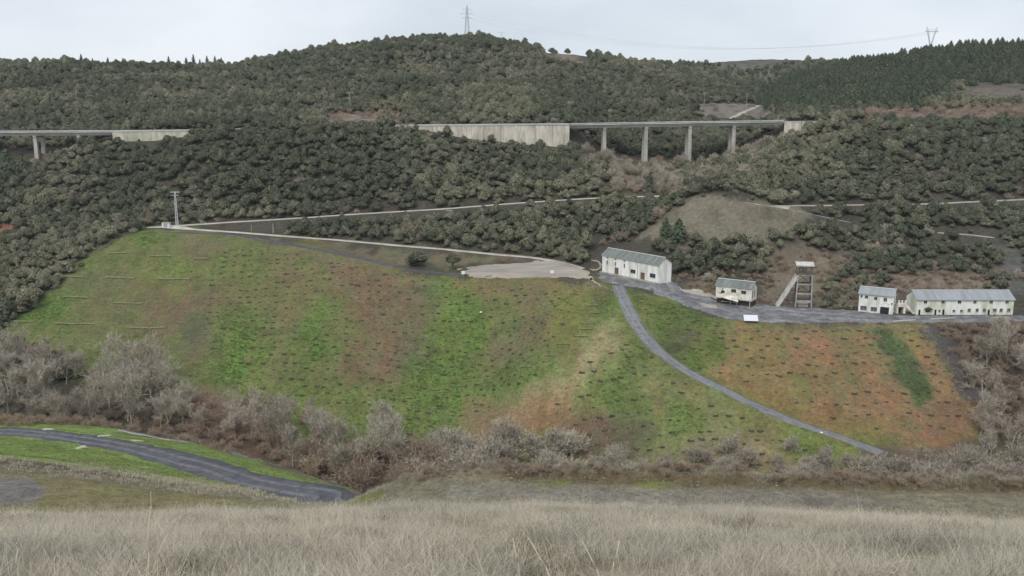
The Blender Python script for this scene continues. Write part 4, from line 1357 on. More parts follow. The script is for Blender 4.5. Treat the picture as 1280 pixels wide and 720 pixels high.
# the stone turning loop beside it
x, y, z = hit(741, 333, 310, 350, H)
lo_ = empty('stone_kerb', (x, y, Hs(x, y)), 0, 'curved row of pale stones at the head of the lane', 'kerb')
for k in range(13):
    t = -1.9 + k * .28
    xx, yy = x + 3.0 * math.cos(t), y + 5.2 * math.sin(t)
    o = link('kerb_stone', rock_mesh(80 + k, .6, M['rock_pale']), lo_, (xx - x, yy - y, Hs(xx, yy) - Hs(x, y) + .15))
    o.scale = (.62, .62, .62)

# log erosion barriers staked across the slope
log_px = [(112, 312, 16), (146, 317, 24), (200, 320.5, 28), (252, 324, 18), (92, 347, 26), (150, 348, 36), (218, 349, 40), (95, 372, 30), (160, 380, 36), (30, 403, 26), (94, 405, 50), (182, 409.5, 50),
          (725, 421, 18), (704, 431, 16), (688, 446, 14), (657, 460, 12), (512, 498, 8), (544, 488, 8), (578, 483, 8), (610, 478, 10), (735, 405, 18), (742, 392, 16), (740, 383, 16), (733, 412, 16)]
for k, (u, v, w) in enumerate(log_px):
    p, q = hit(u - w / 2, v - random.uniform(-.4, .6) * w / 24, 200, 390, H), hit(u + w / 2, v + random.uniform(-.2, .8) * w / 24, 200, 390, H)
    big = 'long' if w > 30 else ('medium' if w > 20 else 'short')
    where = 'on the oak bordered flank of the grass slope' if u < 300 else ('near the crest of the pale grass spur' if u > 640 else 'in the hollow of the bright green slope')
    o = empty('log_barrier', ((p[0] + q[0]) / 2, (p[1] + q[1]) / 2, (p[2] + q[2]) / 2), 0, big + ' staked log barrier ' + where, 'log barrier', 'log barriers across the slope')
    c = Vector(o.location)
    n = max(int((Vector(q) - Vector(p)).length / 2.5), 2)
    for j in range(n):
        a, b_ = Vector(p).lerp(Vector(q), j / n), Vector(p).lerp(Vector(q), (j + 1) / n)
        a.z, b_.z = Hs(a.x, a.y) + .3, Hs(b_.x, b_.y) + .3
        MB().beam(a - c, b_ - c, .5 if u < 300 else .3, sides=6).build('log', M['log'], o)
        MB().beam(b_ - c + Vector((0, -.22, -.5)), b_ - c + Vector((0, -.22, .4)), .09, sides=5).build('stake', M['log'], o)

# ------------------------------------------------------------------ plants: meshes
def leaf_quads(C, Nrm, size, r, lv, aspect=.75):
    """one quad per centre, facing roughly Nrm"""
    n = len(C)
    a = np.cross(Nrm, r.normal(size=(n, 3)))
    a /= np.linalg.norm(a, axis=1)[:, None] + 1e-9
    b_ = np.cross(Nrm, a)
    s = size[:, None]
    P = np.stack([C - a * s - b_ * s * aspect, C + a * s - b_ * s * aspect, C + a * s + b_ * s * aspect, C - a * s + b_ * s * aspect], 1)
    return P.reshape(-1, 3), np.arange(n * 4).reshape(-1, 4), np.repeat(lv, 4)


def tri_tube(path, rad, sides=3):
    path = np.array(path, float)
    n = len(path)
    V_, Q_ = [], []
    for k in range(n):
        d = path[min(k + 1, n - 1)] - path[max(k - 1, 0)]
        d /= np.linalg.norm(d) + 1e-9
        up = np.array([0, 0, 1.]) if abs(d[2]) < .9 else np.array([1., 0, 0])
        a = np.cross(d, up)
        a /= np.linalg.norm(a)
        b_ = np.cross(a, d)
        for i_ in range(sides):
            t = 2 * math.pi * i_ / sides
            V_.append(path[k] + rad[k] * (a * math.cos(t) + b_ * math.sin(t)))
    for k in range(n - 1):
        for i_ in range(sides):
            j = (i_ + 1) % sides
            Q_.append((k * sides + i_, k * sides + j, (k + 1) * sides + j, (k + 1) * sides + i_))
    return np.array(V_), np.array(Q_)


ICO = None


def ico(sub=1):
    bm = bmesh.new()
    bmesh.ops.create_icosphere(bm, subdivisions=sub, radius=1)
    v = np.array([x.co[:] for x in bm.verts])
    f = np.array([[y.index for y in x.verts] for x in bm.faces])
    bm.free()
    return v, f


IV, IF = ico(1)


def join(parts):
    """parts: (V, Q, lv, material index); quads or triangles -> all quads (a triangle repeats its last corner as two triangles do not)"""
    V_, Q_, l_, m_ = [], [], [], []
    n = 0
    for v, q, lv, mi in parts:
        V_.append(v)
        Q_.append(q + n)
        l_.append(lv)
        m_.append(np.full(len(q), mi))
        n += len(v)
    return np.concatenate(V_), Q_, np.concatenate(l_), m_


def mesh_of(name, parts, mats):
    tri = [p for p in parts if p[1].shape[1] == 3]
    V_, Q_, l_, m_ = join(parts)
    if not tri:
        return np_mesh(name, V_, np.concatenate(Q_), mats, np.concatenate(m_), {'lv': ('FLOAT', l_.astype(np.float32))})
    T, mt = [], []
    for q, m in zip(Q_, m_):
        if q.shape[1] == 4:
            T += [q[:, [0, 1, 2]], q[:, [0, 2, 3]]]
            mt += [m, m]
        else:
            T.append(q)
            mt.append(m)
    return np_mesh(name, V_, np.concatenate(T), mats, np.concatenate(mt), {'lv': ('FLOAT', l_.astype(np.float32))})


def oak_parts(seed, n_leaf=620, hgt=4.6, wid=4.6):
    """a broad evergreen oak: lobed crown almost to the ground, many small leaf clumps"""
    r = np.random.default_rng(seed)
    R = wid / 2
    lobes = [(0, 0, hgt * .62, R * .62, hgt * .34)]
    k = r.integers(6, 10)
    for i_ in range(k):
        t = 2 * math.pi * (i_ + r.random() * .7) / k
        d = R * (.42 + .22 * r.random())
        s = R * (.34 + .22 * r.random())
        lobes.append((d * math.cos(t), d * math.sin(t), hgt * (.30 + .32 * r.random()), s, s * (.72 + .25 * r.random())))
    for i_ in range(4):
        t = 6.28 * r.random()
        d = R * .35 * r.random()
        s = R * (.26 + .14 * r.random())
        lobes.append((d * math.cos(t), d * math.sin(t), hgt * (.72 + .14 * r.random()), s, s * .75))
    parts = []
    wts = np.array([l[3] ** 2 for l in lobes])
    wts /= wts.sum()
    cs, ns, lv = [], [], []
    for l, w in zip(lobes, wts):
        n = max(int(n_leaf * w), 8)
        d = r.normal(size=(n, 3))
        d[:, 2] = np.abs(d[:, 2]) * 1.0 - .35 * r.random(n)
        d /= np.linalg.norm(d, axis=1)[:, None]
        rad = .84 + .36 * r.random(n) ** 1.5
        c = np.array(l[:3]) + d * np.array([l[3], l[3], l[4]]) * rad[:, None]
        cs.append(c)
        ns.append(d + r.normal(size=(n, 3)) * .45)
        tone = r.random() * .5
        lv.append(np.clip(tone + r.random(n) * .5, 0, 1))
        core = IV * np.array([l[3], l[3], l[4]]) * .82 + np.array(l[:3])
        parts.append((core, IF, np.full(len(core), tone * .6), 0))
    C, Nn, lv = np.concatenate(cs), np.concatenate(ns), np.concatenate(lv)
    Nn /= np.linalg.norm(Nn, axis=1)[:, None]
    v, q, l = leaf_quads(C, Nn, .09 + .15 * r.random(len(C)), r, lv)
    parts.append((v, q, l, 0))
    tr = []
    for i_ in range(r.integers(1, 4)):
        t = 6.28 * r.random()
        p1 = (math.cos(t) * R * .3, math.sin(t) * R * .3, hgt * .5)
        v, q = tri_tube([(0, 0, -.4), (p1[0] * .3, p1[1] * .3, hgt * .25), p1], [.2, .15, .06], 5)
        tr.append((v, q, np.full(len(v), .5), 1))
    return parts, tr


def pine_parts(seed, hgt=9.0, wid=4.2):
    r = np.random.default_rng(seed)
    cs, ns, lv = [], [], []
    nl = 15
    core = []
    for k in range(nl):
        f = k / (nl - 1)
        z = hgt * (.14 + .84 * f)
        R = wid / 2 * (1 - f ** 2.4) ** .85 * (.85 + .3 * r.random()) + .12
        nb = int(5 + 7 * (1 - f))
        for j in range(nb):
            t = 6.28 * (j + r.random()) / nb
            n = 6
            d = R * (.25 + .8 * np.linspace(0, 1, n)) * (.75 + .35 * r.random())
            c = np.stack([d * math.cos(t), d * math.sin(t), z - d * .22 + r.normal(size=n) * .12], 1)
            cs.append(c + r.normal(size=(n, 3)) * .1)
            nn = np.stack([np.full(n, math.cos(t) * .6), np.full(n, math.sin(t) * .6), np.full(n, .75)], 1) + r.normal(size=(n, 3)) * .35
            ns.append(nn)
            lv.append(np.clip(.15 + .7 * r.random(n), 0, 1))
    C, Nn, lv = np.concatenate(cs), np.concatenate(ns), np.concatenate(lv)
    Nn /= np.linalg.norm(Nn, axis=1)[:, None]
    v, q, l = leaf_quads(C, Nn, .2 + .14 * r.random(len(C)), r, lv)
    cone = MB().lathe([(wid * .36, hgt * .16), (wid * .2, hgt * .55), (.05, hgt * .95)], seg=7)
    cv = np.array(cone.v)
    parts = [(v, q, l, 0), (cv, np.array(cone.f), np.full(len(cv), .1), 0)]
    v, q = tri_tube([(0, 0, -.4), (0, 0, hgt * .5), (0, 0, hgt * .97)], [.2, .13, .03], 5)
    return parts, [(v, q, np.full(len(v), .5), 1)]


def bare_parts(seed, hgt=11.0, spread=.36, stems=1, twigs=1.0, levels=4, tw=.03):
    """a leafless tree: tapering limbs that fork, ending in a haze of fine twigs"""
    r = np.random.default_rng(seed)
    limbs, tips = [], []

    def grow(p, d, length, rad, lev):
        n = 3
        path, rr = [p], [rad]
        dd = d.copy()
        for k in range(n):
            dd = dd + r.normal(size=3) * .10 + np.array([0, 0, .05])
            dd /= np.linalg.norm(dd)
            path.append(path[-1] + dd * length / n)
            rr.append(rad * (1 - .45 * (k + 1) / n))
        limbs.append((path, rr, lev))
        if lev >= levels:
            tips.append((path[1], path[-1], dd, length))
            return
        kids = 3 if lev == 0 else r.integers(2, 4)
        for j in range(kids + (3 if lev == 0 else 1)):
            f = .35 + .65 * r.random() if j else 1.0
            q = path[min(int(f * n), n)]
            w = r.normal(size=3)
            w -= dd * (w @ dd)
            w /= np.linalg.norm(w) + 1e-9
            nd = dd * (1 - spread * (.7 + .5 * r.random())) + w * spread * (1.2 + .5 * r.random())
            nd[2] += .10
            nd /= np.linalg.norm(nd)
            grow(q, nd, length * (.50 + .22 * r.random()), rr[-1] * (.55 + .2 * r.random()), lev + 1)

    for s in range(stems):
        d = np.array([r.normal() * (.07 if stems == 1 else .42), r.normal() * (.07 if stems == 1 else .42), 1.0])
        d /= np.linalg.norm(d)
        base = np.array([r.normal() * .25 * (stems > 1), r.normal() * .25 * (stems > 1), -.4])
        grow(base, d, hgt * (.42 if stems == 1 else .36) * (.85 + .3 * r.random()), hgt * .013 if stems == 1 else hgt * .008, 0)
    trunk, crown = [], []
    for path, rr, lev in limbs:
        if lev == 0 or lev == 1:
            v, q = tri_tube(path, np.maximum(rr, .03), 5 if lev == 0 else 3)
        else:
            v, q = tri_tube([path[0], path[2], path[-1]], np.maximum([rr[0], rr[2], rr[-1]], .012), 3)
        (trunk if lev == 0 else crown).append((v, q, np.full(len(v), .35 + .5 * r.random()), 0))
    # twigs: thin tapering blades
    P0, P1 = [], []
    for a, b_, dd, ln in tips:
        m = int(7 * twigs)
        f = r.random(m)
        s = a + (b_ - a) * f[:, None]
        w = r.normal(size=(m, 3)) * .55 + dd * .8 + np.array([0, 0, .25])
        w /= np.linalg.norm(w, axis=1)[:, None]
        P0.append(s)
        P1.append(s + w * (hgt * (.045 + .075 * r.random(m)))[:, None])
    P0, P1 = np.concatenate(P0), np.concatenate(P1)
    d = P1 - P0
    a = np.cross(d, r.normal(size=d.shape))
    a /= np.linalg.norm(a, axis=1)[:, None] + 1e-9
    V_ = np.stack([P0 - a * tw, P0 + a * tw, P1 + a * tw * .35, P1 - a * tw * .35], 1).reshape(-1, 3)
    crown.append((V_, np.arange(len(V_)).reshape(-1, 4), np.repeat(r.random(len(P0)), 4), 0))
    return crown, trunk


def blade_tuft(seed, n, h0, h1, w, lean, rad):
    r = np.random.default_rng(seed)
    V_, Q_, l_ = [], [], []
    for k in range(n):
        t, s = 6.28 * r.random(), 6.28 * r.random()
        h = h0 + (h1 - h0) * r.random() ** 1.3
        b_ = np.array([math.cos(t), math.sin(t), 0]) * rad * math.sqrt(r.random())
        dr = np.array([math.cos(s), math.sin(s), 0])
        sd_ = np.array([-dr[1], dr[0], 0])
        le = lean * (.3 + r.random())
        n0 = len(V_)
        for f in (0, .4, .75, 1.0):
            c = b_ + dr * (le * h * f ** 2) + np.array([0, 0, h * f * (1 - .12 * le * f)])
            ww = w * (1 - .8 * f) * (.6 + .8 * r.random())
            V_ += [c - sd_ * ww, c + sd_ * ww]
        for j in range(3):
            Q_.append((n0 + 2 * j, n0 + 2 * j + 1, n0 + 2 * j + 3, n0 + 2 * j + 2))
        l_ += [r.random()] * 8
    return np.array(V_), np.array(Q_), np.array(l_)


# ------------------------------------------------------------------ plants: scattering and copying
def protos(name, meshes):
    c = bpy.data.collections.new(name)
    for k, me in enumerate(meshes):
        o = bpy.data.objects.new('%s_%02d' % (name, k), me)
        c.objects.link(o)
    return c


def scatter(name, P, rz, sc, idx, tint, coll, tilt=None):
    """one mass of plants: points that carry an instance each"""
    me = bpy.data.meshes.new(name)
    me.vertices.add(len(P))
    me.vertices.foreach_set('co', np.ascontiguousarray(P, np.float32).ravel())
    rot = np.zeros((len(P), 3), np.float32)
    rot[:, 2] = rz
    if tilt is not None:
        rot[:, :2] = tilt
    sc = np.asarray(sc, np.float32)
    if sc.ndim == 1:
        sc = np.repeat(sc[:, None], 3, 1)
    for nm, ty, arr in (('rot', 'FLOAT_VECTOR', rot), ('sc', 'FLOAT_VECTOR', sc), ('idx', 'INT', np.asarray(idx, np.int32)), ('tint', 'FLOAT', np.asarray(tint, np.float32))):
        at = me.attributes.new(nm, ty, 'POINT')
        at.data.foreach_set('vector' if ty == 'FLOAT_VECTOR' else 'value', np.ascontiguousarray(arr).ravel())
    o = link(name, me)
    tag(o, kind='stuff')
    ng = bpy.data.node_groups.new(name, 'GeometryNodeTree')
    ng.interface.new_socket('Geometry', in_out='INPUT', socket_type='NodeSocketGeometry')
    ng.interface.new_socket('Geometry', in_out='OUTPUT', socket_type='NodeSocketGeometry')
    gi, go = ng.nodes.new('NodeGroupInput'), ng.nodes.new('NodeGroupOutput')
    ip = ng.nodes.new('GeometryNodeInstanceOnPoints')
    ci = ng.nodes.new('GeometryNodeCollectionInfo')
    ci.inputs['Collection'].default_value = coll
    ci.inputs['Separate Children'].default_value = True
    ci.inputs['Reset Children'].default_value = True
    ip.inputs['Pick Instance'].default_value = True

    def named(nm, ty):
        n = ng.nodes.new('GeometryNodeInputNamedAttribute')
        n.data_type = ty
        n.inputs['Name'].default_value = nm
        return n.outputs['Attribute']
    ng.links.new(gi.outputs[0], ip.inputs['Points'])
    ng.links.new(ci.outputs[0], ip.inputs['Instance'])
    ng.links.new(named('idx', 'INT'), ip.inputs['Instance Index'])
    e2r = ng.nodes.new('FunctionNodeEulerToRotation')
    ng.links.new(named('rot', 'FLOAT_VECTOR'), e2r.inputs[0])
    ng.links.new(e2r.outputs[0], ip.inputs['Rotation'])
    ng.links.new(named('sc', 'FLOAT_VECTOR'), ip.inputs['Scale'])
    ng.links.new(ip.outputs[0], go.inputs[0])
    md = o.modifiers.new('scatter', 'NODES')
    md.node_group = ng
    return o


def plant(name, label, cat, group, kinds, k, P, rz, sc, tint, lean=(0, 0)):
    """a plant of its own: empty > trunk, crown; meshes shared between look-alikes"""
    o = tag(link(name, None, None, P, rz), label, cat, group)
    o.rotation_euler[0], o.rotation_euler[1] = lean
    o.scale = (sc[0], sc[1], sc[2]) if hasattr(sc, '__len__') else (sc, sc, sc)
    for part, me in zip(('trunk', 'crown'), kinds[k]):
        c = link(part, me, o)
        c['tint'] = float(tint)
    return o


def road_gap(x, y, names, front, back):
    """True where a plant would stand on a lane or hide it from the valley side"""
    bad = np.zeros(len(x), bool)
    for nm in names:
        R = RP[nm]
        m = np.nonzero((x > R[:, 0].min() - 8) & (x < R[:, 0].max() + 8) & (y > R[:, 1].min() - 20) & (y < R[:, 1].max() + 20))[0]
        if not len(m):
            continue
        Rs = R[::2]
        d2 = (x[m, None] - Rs[None, :, 0]) ** 2 + (y[m, None] - Rs[None, :, 1]) ** 2
        j = d2.argmin(1)
        d = np.sqrt(d2[np.arange(len(m)), j])
        lim = np.where(y[m] < Rs[j, 1], front, back)
        bad[m] |= d < lim
    return bad


def uv(x, y):
    return project(x, y, H(x, y))


OAK = []
for k in range(7):
    cr_, tr_ = oak_parts(100 + k, 950, 3.6 + .5 * (k % 3), 4.6 + .4 * (k % 2))
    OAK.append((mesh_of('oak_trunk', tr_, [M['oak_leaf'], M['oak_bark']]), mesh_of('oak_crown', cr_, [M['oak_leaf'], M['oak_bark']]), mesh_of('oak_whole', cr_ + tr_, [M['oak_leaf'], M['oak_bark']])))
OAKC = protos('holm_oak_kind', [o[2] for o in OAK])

# --- the evergreen oak wood
r = np.random.default_rng(11)
xs_, ys_ = [], []
y = 262.0
while y < 980:
    sp = 3.35 if y < 470 else 3.35 + (y - 470) / 210
    w = .86 * y
    n = int(2 * w / sp)
    xs_.append(-w + (np.arange(n) + r.random(n)) * sp)
    ys_.append(np.full(n, y) + (r.random(n) - .5) * sp)
    y += sp * .92
X, Y_ = np.concatenate(xs_), np.concatenate(ys_)
U, Vv = uv(X, Y_)
keep = (U > -330) & (U < 1610) & (Vv > 20)
X, Y_, U, Vv = X[keep], Y_[keep], U[keep], Vv[keep]
jit = (fbm(X / 6, Y_ / 6, 101, 3) - .5) * 22
NOOAK = [
    HEAP, YARD, CARPARK,
    [(400, 141), (512, 141), (500, 158), (410, 158)], [(1075, 140), (1290, 134), (1290, 150), (1080, 152)], [(1200, 108), (1290, 104), (1290, 128), (1200, 128)],
    [(664, 54), (735, 62), (740, 84), (690, 80)],
    [(874, 130), (948, 131), (985, 154), (862, 155)],
    [(905, 238), (965, 258), (1045, 281), (990, 292), (940, 304), (860, 308), (785, 310), (805, 288), (860, 248)],
    [(960, 318), (1010, 312), (1060, 318), (1066, 336), (1030, 352), (960, 345), (955, 384), (1040, 388), (1020, 388), (950, 384)],
    [(965, 335), (1028, 335), (1028, 388), (965, 388)],
    [(1120, 346), (1225, 346), (1262, 372), (1290, 372), (1290, 410), (1060, 410), (1062, 380)],
    [(1175, 284), (1246, 286), (1246, 300), (1175, 298)], [(1240, 300), (1290, 325), (1290, 400), (1262, 360)],
    [(838, 345), (960, 345), (960, 400), (838, 380)], [(738, 300), (842, 318), (842, 360), (738, 350)],
    [(330, 296), (420, 303), (520, 310), (640, 321), (735, 338), (735, 352), (540, 348), (330, 310)],
    [(180, 284), (360, 276), (360, 300), (180, 300)],
    [(-20, 282), (22, 282), (22, 300), (-20, 300)],
    [(752, 205), (835, 205), (862, 248), (790, 250), (752, 240)],
    [(758, 345), (850, 352), (905, 382), (905, 425), (758, 385)],
]
ok = np.ones(len(X), bool)
for k, p in enumerate(NOOAK):
    a = 0 if k in (1, 2, 10, 14) else .45
    ok &= sdist(U + jit * a, Vv + jit * a * .4, p) < 0
ok &= ~road_gap(X, Y_, ['upper_lane'], 7.5, 3.4) | (r.random(len(X)) < .14 * (U > 360)) & ~road_gap(X, Y_, ['upper_lane'], 3.2, 3.2)
ok &= ~road_gap(X, Y_, ['forest_track'], 7.0, 3.2)
ok &= ~road_gap(X, Y_, ['mound_track'], 9, 4)
ok &= ~road_gap(X, Y_, ['cut_track', 'cut_ramp'], 9, 4)
ok &= ~road_gap(X, Y_, ['quarry_track'], 5, 3)
ok &= ~road_gap(X, Y_, [ 'lower_lane', 'slate_track', 'gravel_track'], 8, 3.2)
# upper lane hides behind the trees now and then
ok &= (Y_ > 330) | (U > 700) & (Vv < 392) & (Y_ > 276) | (U < 120)
ok &= ~((np.abs(Y_ - HIGHWAY_Y) < 8.5))
ok &= ~((Y_ > 440) & (Y_ < HIGHWAY_Y) & ((U > 420) & (U < 712) | (U > 146) & (U < 256)) & (r.random(len(X)) < .7))
ok &= ~((Y_ > 444) & (Y_ < 466) & (((U > 715) & (U < 975)) | (U < 140)))
dens = np.ones(len(X))
pine = sdist(U + jit, Vv + jit * .5, [(948, 118), (1000, 96), (1050, 82), (1120, 66), (1290, 40), (1420, 30), (1420, 118), (1290, 106), (1190, 108), (1160, 136), (1000, 140), (950, 138)]) > 0
pine &= Y_ > 475
dens[pine] = 0
far_ridge = (Y_ > 880)
dens[far_ridge] = .22
gully = sdist(U + jit, Vv + jit * .5, [(720, 170), (985, 168), (960, 205), (880, 235), (850, 262), (790, 262), (760, 225)]) > 0
dens[gully & (Y_ < 475) & (Y_ > 330)] = .72
dens[(U > 1080) & (Y_ > 360) & (Y_ < 440)] = .8
dens[(U > 955) & (U < 1290) & (Vv > 300) & (Vv < 392)] = .72
dens *= np.where(fbm(X / 13, Y_ / 13, 111, 3) < .33, .7, 1)
ok &= r.random(len(X)) < dens
# nothing behind the skyline
crest = np.interp(X / Y_, AT, LY[-3])
ok &= Y_ < crest + 18
OX, OY, OU, OV = X[ok], Y_[ok], U[ok], Vv[ok]
OZ = H(OX, OY)
n = len(OX)
osc = (.62 + .75 * r.random(n) ** 1.6) * (1.0 + .12 * smooth(470, 800, OY)) * (.75 + .5 * fbm(OX / 20, OY / 20, 121, 2))
osc *= np.where((OU > 955) & (OV > 300) & (OV < 392), .8, 1)
orz = r.random(n) * 6.28
oid = r.integers(0, len(OAK), n)
oti = np.clip(fbm(OX / 35, OY / 35, 131, 3) * 2.2 - .85 + (r.random(n) - .5) * 1.0, 0, 1)
ohe = .7 + .65 * r.random(n)
oax = .78 + .5 * r.random(n)
inf = (OU > 4) & (OU < 1276)
big = np.where(inf, osc / OY, 0)
# a light clearing test: the tree nearest the viewer in a small patch of the picture is in plain view
order = np.argsort(-big)
sel, cells = [], {}
for k in order:
    c = (int(OU[k] // 9), int(OV[k] // 5))
    if c in cells:
        continue
    cells[c] = 1
    sel.append(k)
    if len(sel) >= 300:
        break
selm = np.zeros(n, bool)
selm[sel] = True
for k in sel:
    u, v = OU[k], OV[k]
    if u < 200 and v > 285: lab = 'dark round holm oak in the wood bordering the grassy spoil slope'
    elif OY[k] > 445: lab = 'rounded holm oak above the highway'
    elif u > 955: lab = 'grey green holm oak on the broken slope behind the winding tower and white houses'
    elif u > 780: lab = 'rounded holm oak growing around the grassy spoil mound'
    elif v > 262: lab = 'dark holm oak in the thicket between the two pale lanes'
    else: lab = 'grey green holm oak in the wood between the lanes and the highway'
    plant('holm_oak', lab, 'tree', 'holm oaks of the hillside wood', OAK, oid[k], (OX[k], OY[k], OZ[k]), orz[k], (osc[k] * oax[k], osc[k] / oax[k] ** .5, osc[k] * ohe[k]), oti[k])
rest = ~selm
scatter('holm_oak_wood', np.stack([OX, OY, OZ], 1)[rest], orz[rest], np.stack([osc * oax, osc / oax ** .5, osc * ohe], 1)[rest], oid[rest], oti[rest], OAKC)
print('oaks', n)

# oaks that stand alone
for u, v, yy, s, lab in ((521, 330, 341, 1.75, 'broad dark evergreen bush beside the slate track below the lane'), (566, 333, 341, 1.25, 'dark round tree with a bare stem beside the broad bush'),
                         (676, 64, 806, 1.6, 'round oak on the skyline, first of the row on the hill brow'), (690, 64, 806, 1.5, 'wide oak on the skyline touching its neighbour on the hill brow'), (694, 63, 803, 1.1, 'small oak on the skyline between two wider ones'),
                         (709, 66, 803, 1.35, 'lone umbrella shaped oak standing clear on the skyline'), (737, 72, 803, 1.5, 'low dark oak on the skyline below the lone umbrella oak')):
    if yy > 700:
        x = float(ray(u, v)[0]) * yy
        P = (x, yy, Hs(x, yy) + (.6 if 'umbrella' in lab else 0))
    else:
        x, y2, z = hit(u, v + 3, 320, 365, H)
        P = (x, y2, Hs(x, y2) + (1.6 if 'stem' in lab else 0))
    plant('holm_oak', lab, 'tree', None, OAK, int(u) % 7, P, u, (s * 1.05, s * 1.05, s * .95), .1)

# --- pines and firs
PINE = []
for k in range(5):
    cr_, tr_ = pine_parts(200 + k, 7.6 + .8 * (k % 3), 4.9 + .6 * (k % 2))
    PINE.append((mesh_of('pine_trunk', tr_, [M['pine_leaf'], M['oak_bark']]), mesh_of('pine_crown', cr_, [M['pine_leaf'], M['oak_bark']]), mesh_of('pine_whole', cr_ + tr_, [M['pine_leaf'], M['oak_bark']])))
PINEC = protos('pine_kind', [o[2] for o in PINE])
pk = pine & (r.random(len(X)) < .5) & (np.hypot(X - px2, (Y_ - py2 + 14) / 2) > 9) & (Y_ < crest + 14)
PX, PY, PU, PV = X[pk], Y_[pk], U[pk], Vv[pk]
PZ = H(PX, PY)
n = len(PX)
psc = .6 + .75 * r.random(n) ** 1.3
prz, pid, pti = r.random(n) * 6.28, r.integers(0, 5, n), np.clip(r.random(n) * .6 + fbm(PX / 30, PY / 30, 141, 2) * .8 - .3, 0, 1)
order = np.argsort(-np.where((PU > 4) & (PU < 1276), psc / PY, 0))
sel, cells = [], {}
for k in order:
    c = (int(PU[k] // 7), int(PV[k] // 4))
    if c in cells:
        continue
    cells[c] = 1
    sel.append(k)
    if len(sel) >= 260:
        break
for k in sel:
    plant('pine_tree', 'dark green conical pine in the plantation on the hill shoulder', 'tree', 'pines of the hill plantation', PINE, pid[k], (PX[k], PY[k], PZ[k]), prz[k], (psc[k], psc[k], psc[k] * .86), pti[k])
rest = np.ones(n, bool)
rest[sel] = False
scatter('pine_plantation', np.stack([PX, PY, PZ], 1)[rest], prz[rest], np.stack([psc, psc, psc * .86], 1)[rest], pid[rest], pti[rest], PINEC)
print('pines', n)
for u, h in ((8, .5), (35, .55), (48, .75), (75, .55), (102, 1.0), (111, .7), (116, .75), (135, .9), (154, .7), (211, .95), (225, .7), (233, 1.0), (242, 1.05), (250, .85), (259, 1.05), (269, 1.1), (277, .95)):
    a = float(ray(u, 80)[0])
    yy = float(np.interp(a, AT, LY[-3])) + 3
    plant('fir_tree', 'small pointed fir on the low skyline ridge' if h < .8 else 'tall pointed fir on the low skyline ridge', 'tree', 'firs along the skyline ridge', PINE, u % 5, (a * yy, yy, Hs(a * yy, yy)), u, (h * .75, h * .75, h * 1.2), .1)
for u, v, yy, h in ((786, 108, 560, 1.0), (765, 112, 560, .9), (750, 120, 550, 1.1), (735, 108, 565, .9), (815, 112, 570, .9), (700, 118, 555, .9), (670, 112, 560, .8), (845, 120, 560, .9), (720, 126, 535, 1.0), (668, 134, 520, 1.0), (780, 124, 540, 1.0)):
    x, y2, z = hit(u, v, 480, 800, H)
    plant('pine_tree', 'single dark pine among the oaks on the flank of the domed hill', 'tree', 'pines among the oaks', PINE, u % 5, (x, y2, Hs(x, y2)), u, h, .15)
for u, v, h in ((848, 302, 1.15), (832, 296, .8), (812, 240, .9), (30, 215, 1.1), (12, 228, 1.2), (8, 205, 1.0)):
    x, y2, z = hit(u, v, 300, 470, H)
    plant('conifer', 'bushy dark conifer beside the grassy spoil mound' if u > 500 else 'tall dark conifer beside the viaduct with the short piers', 'tree', 'conifers near the mound and viaduct', PINE, u % 5, (x, y2, Hs(x, y2)), u, (h * 1.2, h * 1.2, h), .3)

# --- bare trees of the valley bottom
BARE, RED, BUSH = [], [], []
for k in range(5):
    cr_, tr_ = bare_parts(300 + k, 11.5, .32, 1, .8, 4, .034)
    BARE.append((mesh_of('bare_trunk', tr_, [M['bare_bark']]), mesh_of('bare_crown', cr_, [M['bare_bark']]), None))
for k in range(4):
    cr_, tr_ = bare_parts(340 + k, 7.0, .40, 3, .95, 3, .034)
    RED.append((mesh_of('red_trunk', tr_, [M['bare_red']]), mesh_of('red_crown', cr_, [M['bare_red']]), mesh_of('red_whole', cr_ + tr_, [M['bare_red']])))
for k in range(4):
    cr_, tr_ = bare_parts(380 + k, 6.0, .42, 6, .9, 3, .034)
    BUSH.append((mesh_of('bush_trunk', tr_, [M['bare_bark']]), mesh_of('bush_crown', cr_, [M['bare_bark']]), mesh_of('bush_whole', cr_ + tr_, [M['bare_bark']])))
REDC = protos('red_brush_kind', [o[2] for o in RED])
BUSHC = protos('bare_bush_kind', [o[2] for o in BUSH])


def thicket(kinds, name, label, group, n, ub, yb, vtop, smin, smax, tint, seed, ymin_sep=2.2):
    """plants of a valley thicket; the size comes from how high the thicket stands in the picture"""
    rr = np.random.default_rng(seed)
    pts, tries = [], 0
    while len(pts) < n and tries < n * 40:
        tries += 1
        y_ = yb[0] + (yb[1] - yb[0]) * rr.random()
        u_ = ub[0] + (ub[1] - ub[0]) * rr.random()
        x_ = float(ray(u_, 540)[0]) * y_
        if any((x_ - p[0]) ** 2 + (y_ - p[1]) ** 2 < ymin_sep ** 2 for p in pts):
            continue
        pts.append((x_, y_))
    for x_, y_ in pts:
        z_ = Hs(x_, y_)
        u_, v_ = project(x_, y_, z_)
        s = smin + (smax - smin) * rr.random()
        plant(name, label, 'tree' if 'tree' in name else 'shrub', group, kinds, int(rr.integers(len(kinds))), (x_, y_, z_), rr.random() * 6.28, (s, s, s * (.9 + .25 * rr.random())), tint[0] + (tint[1] - tint[0]) * rr.random(), (rr.normal() * .05, rr.normal() * .05))


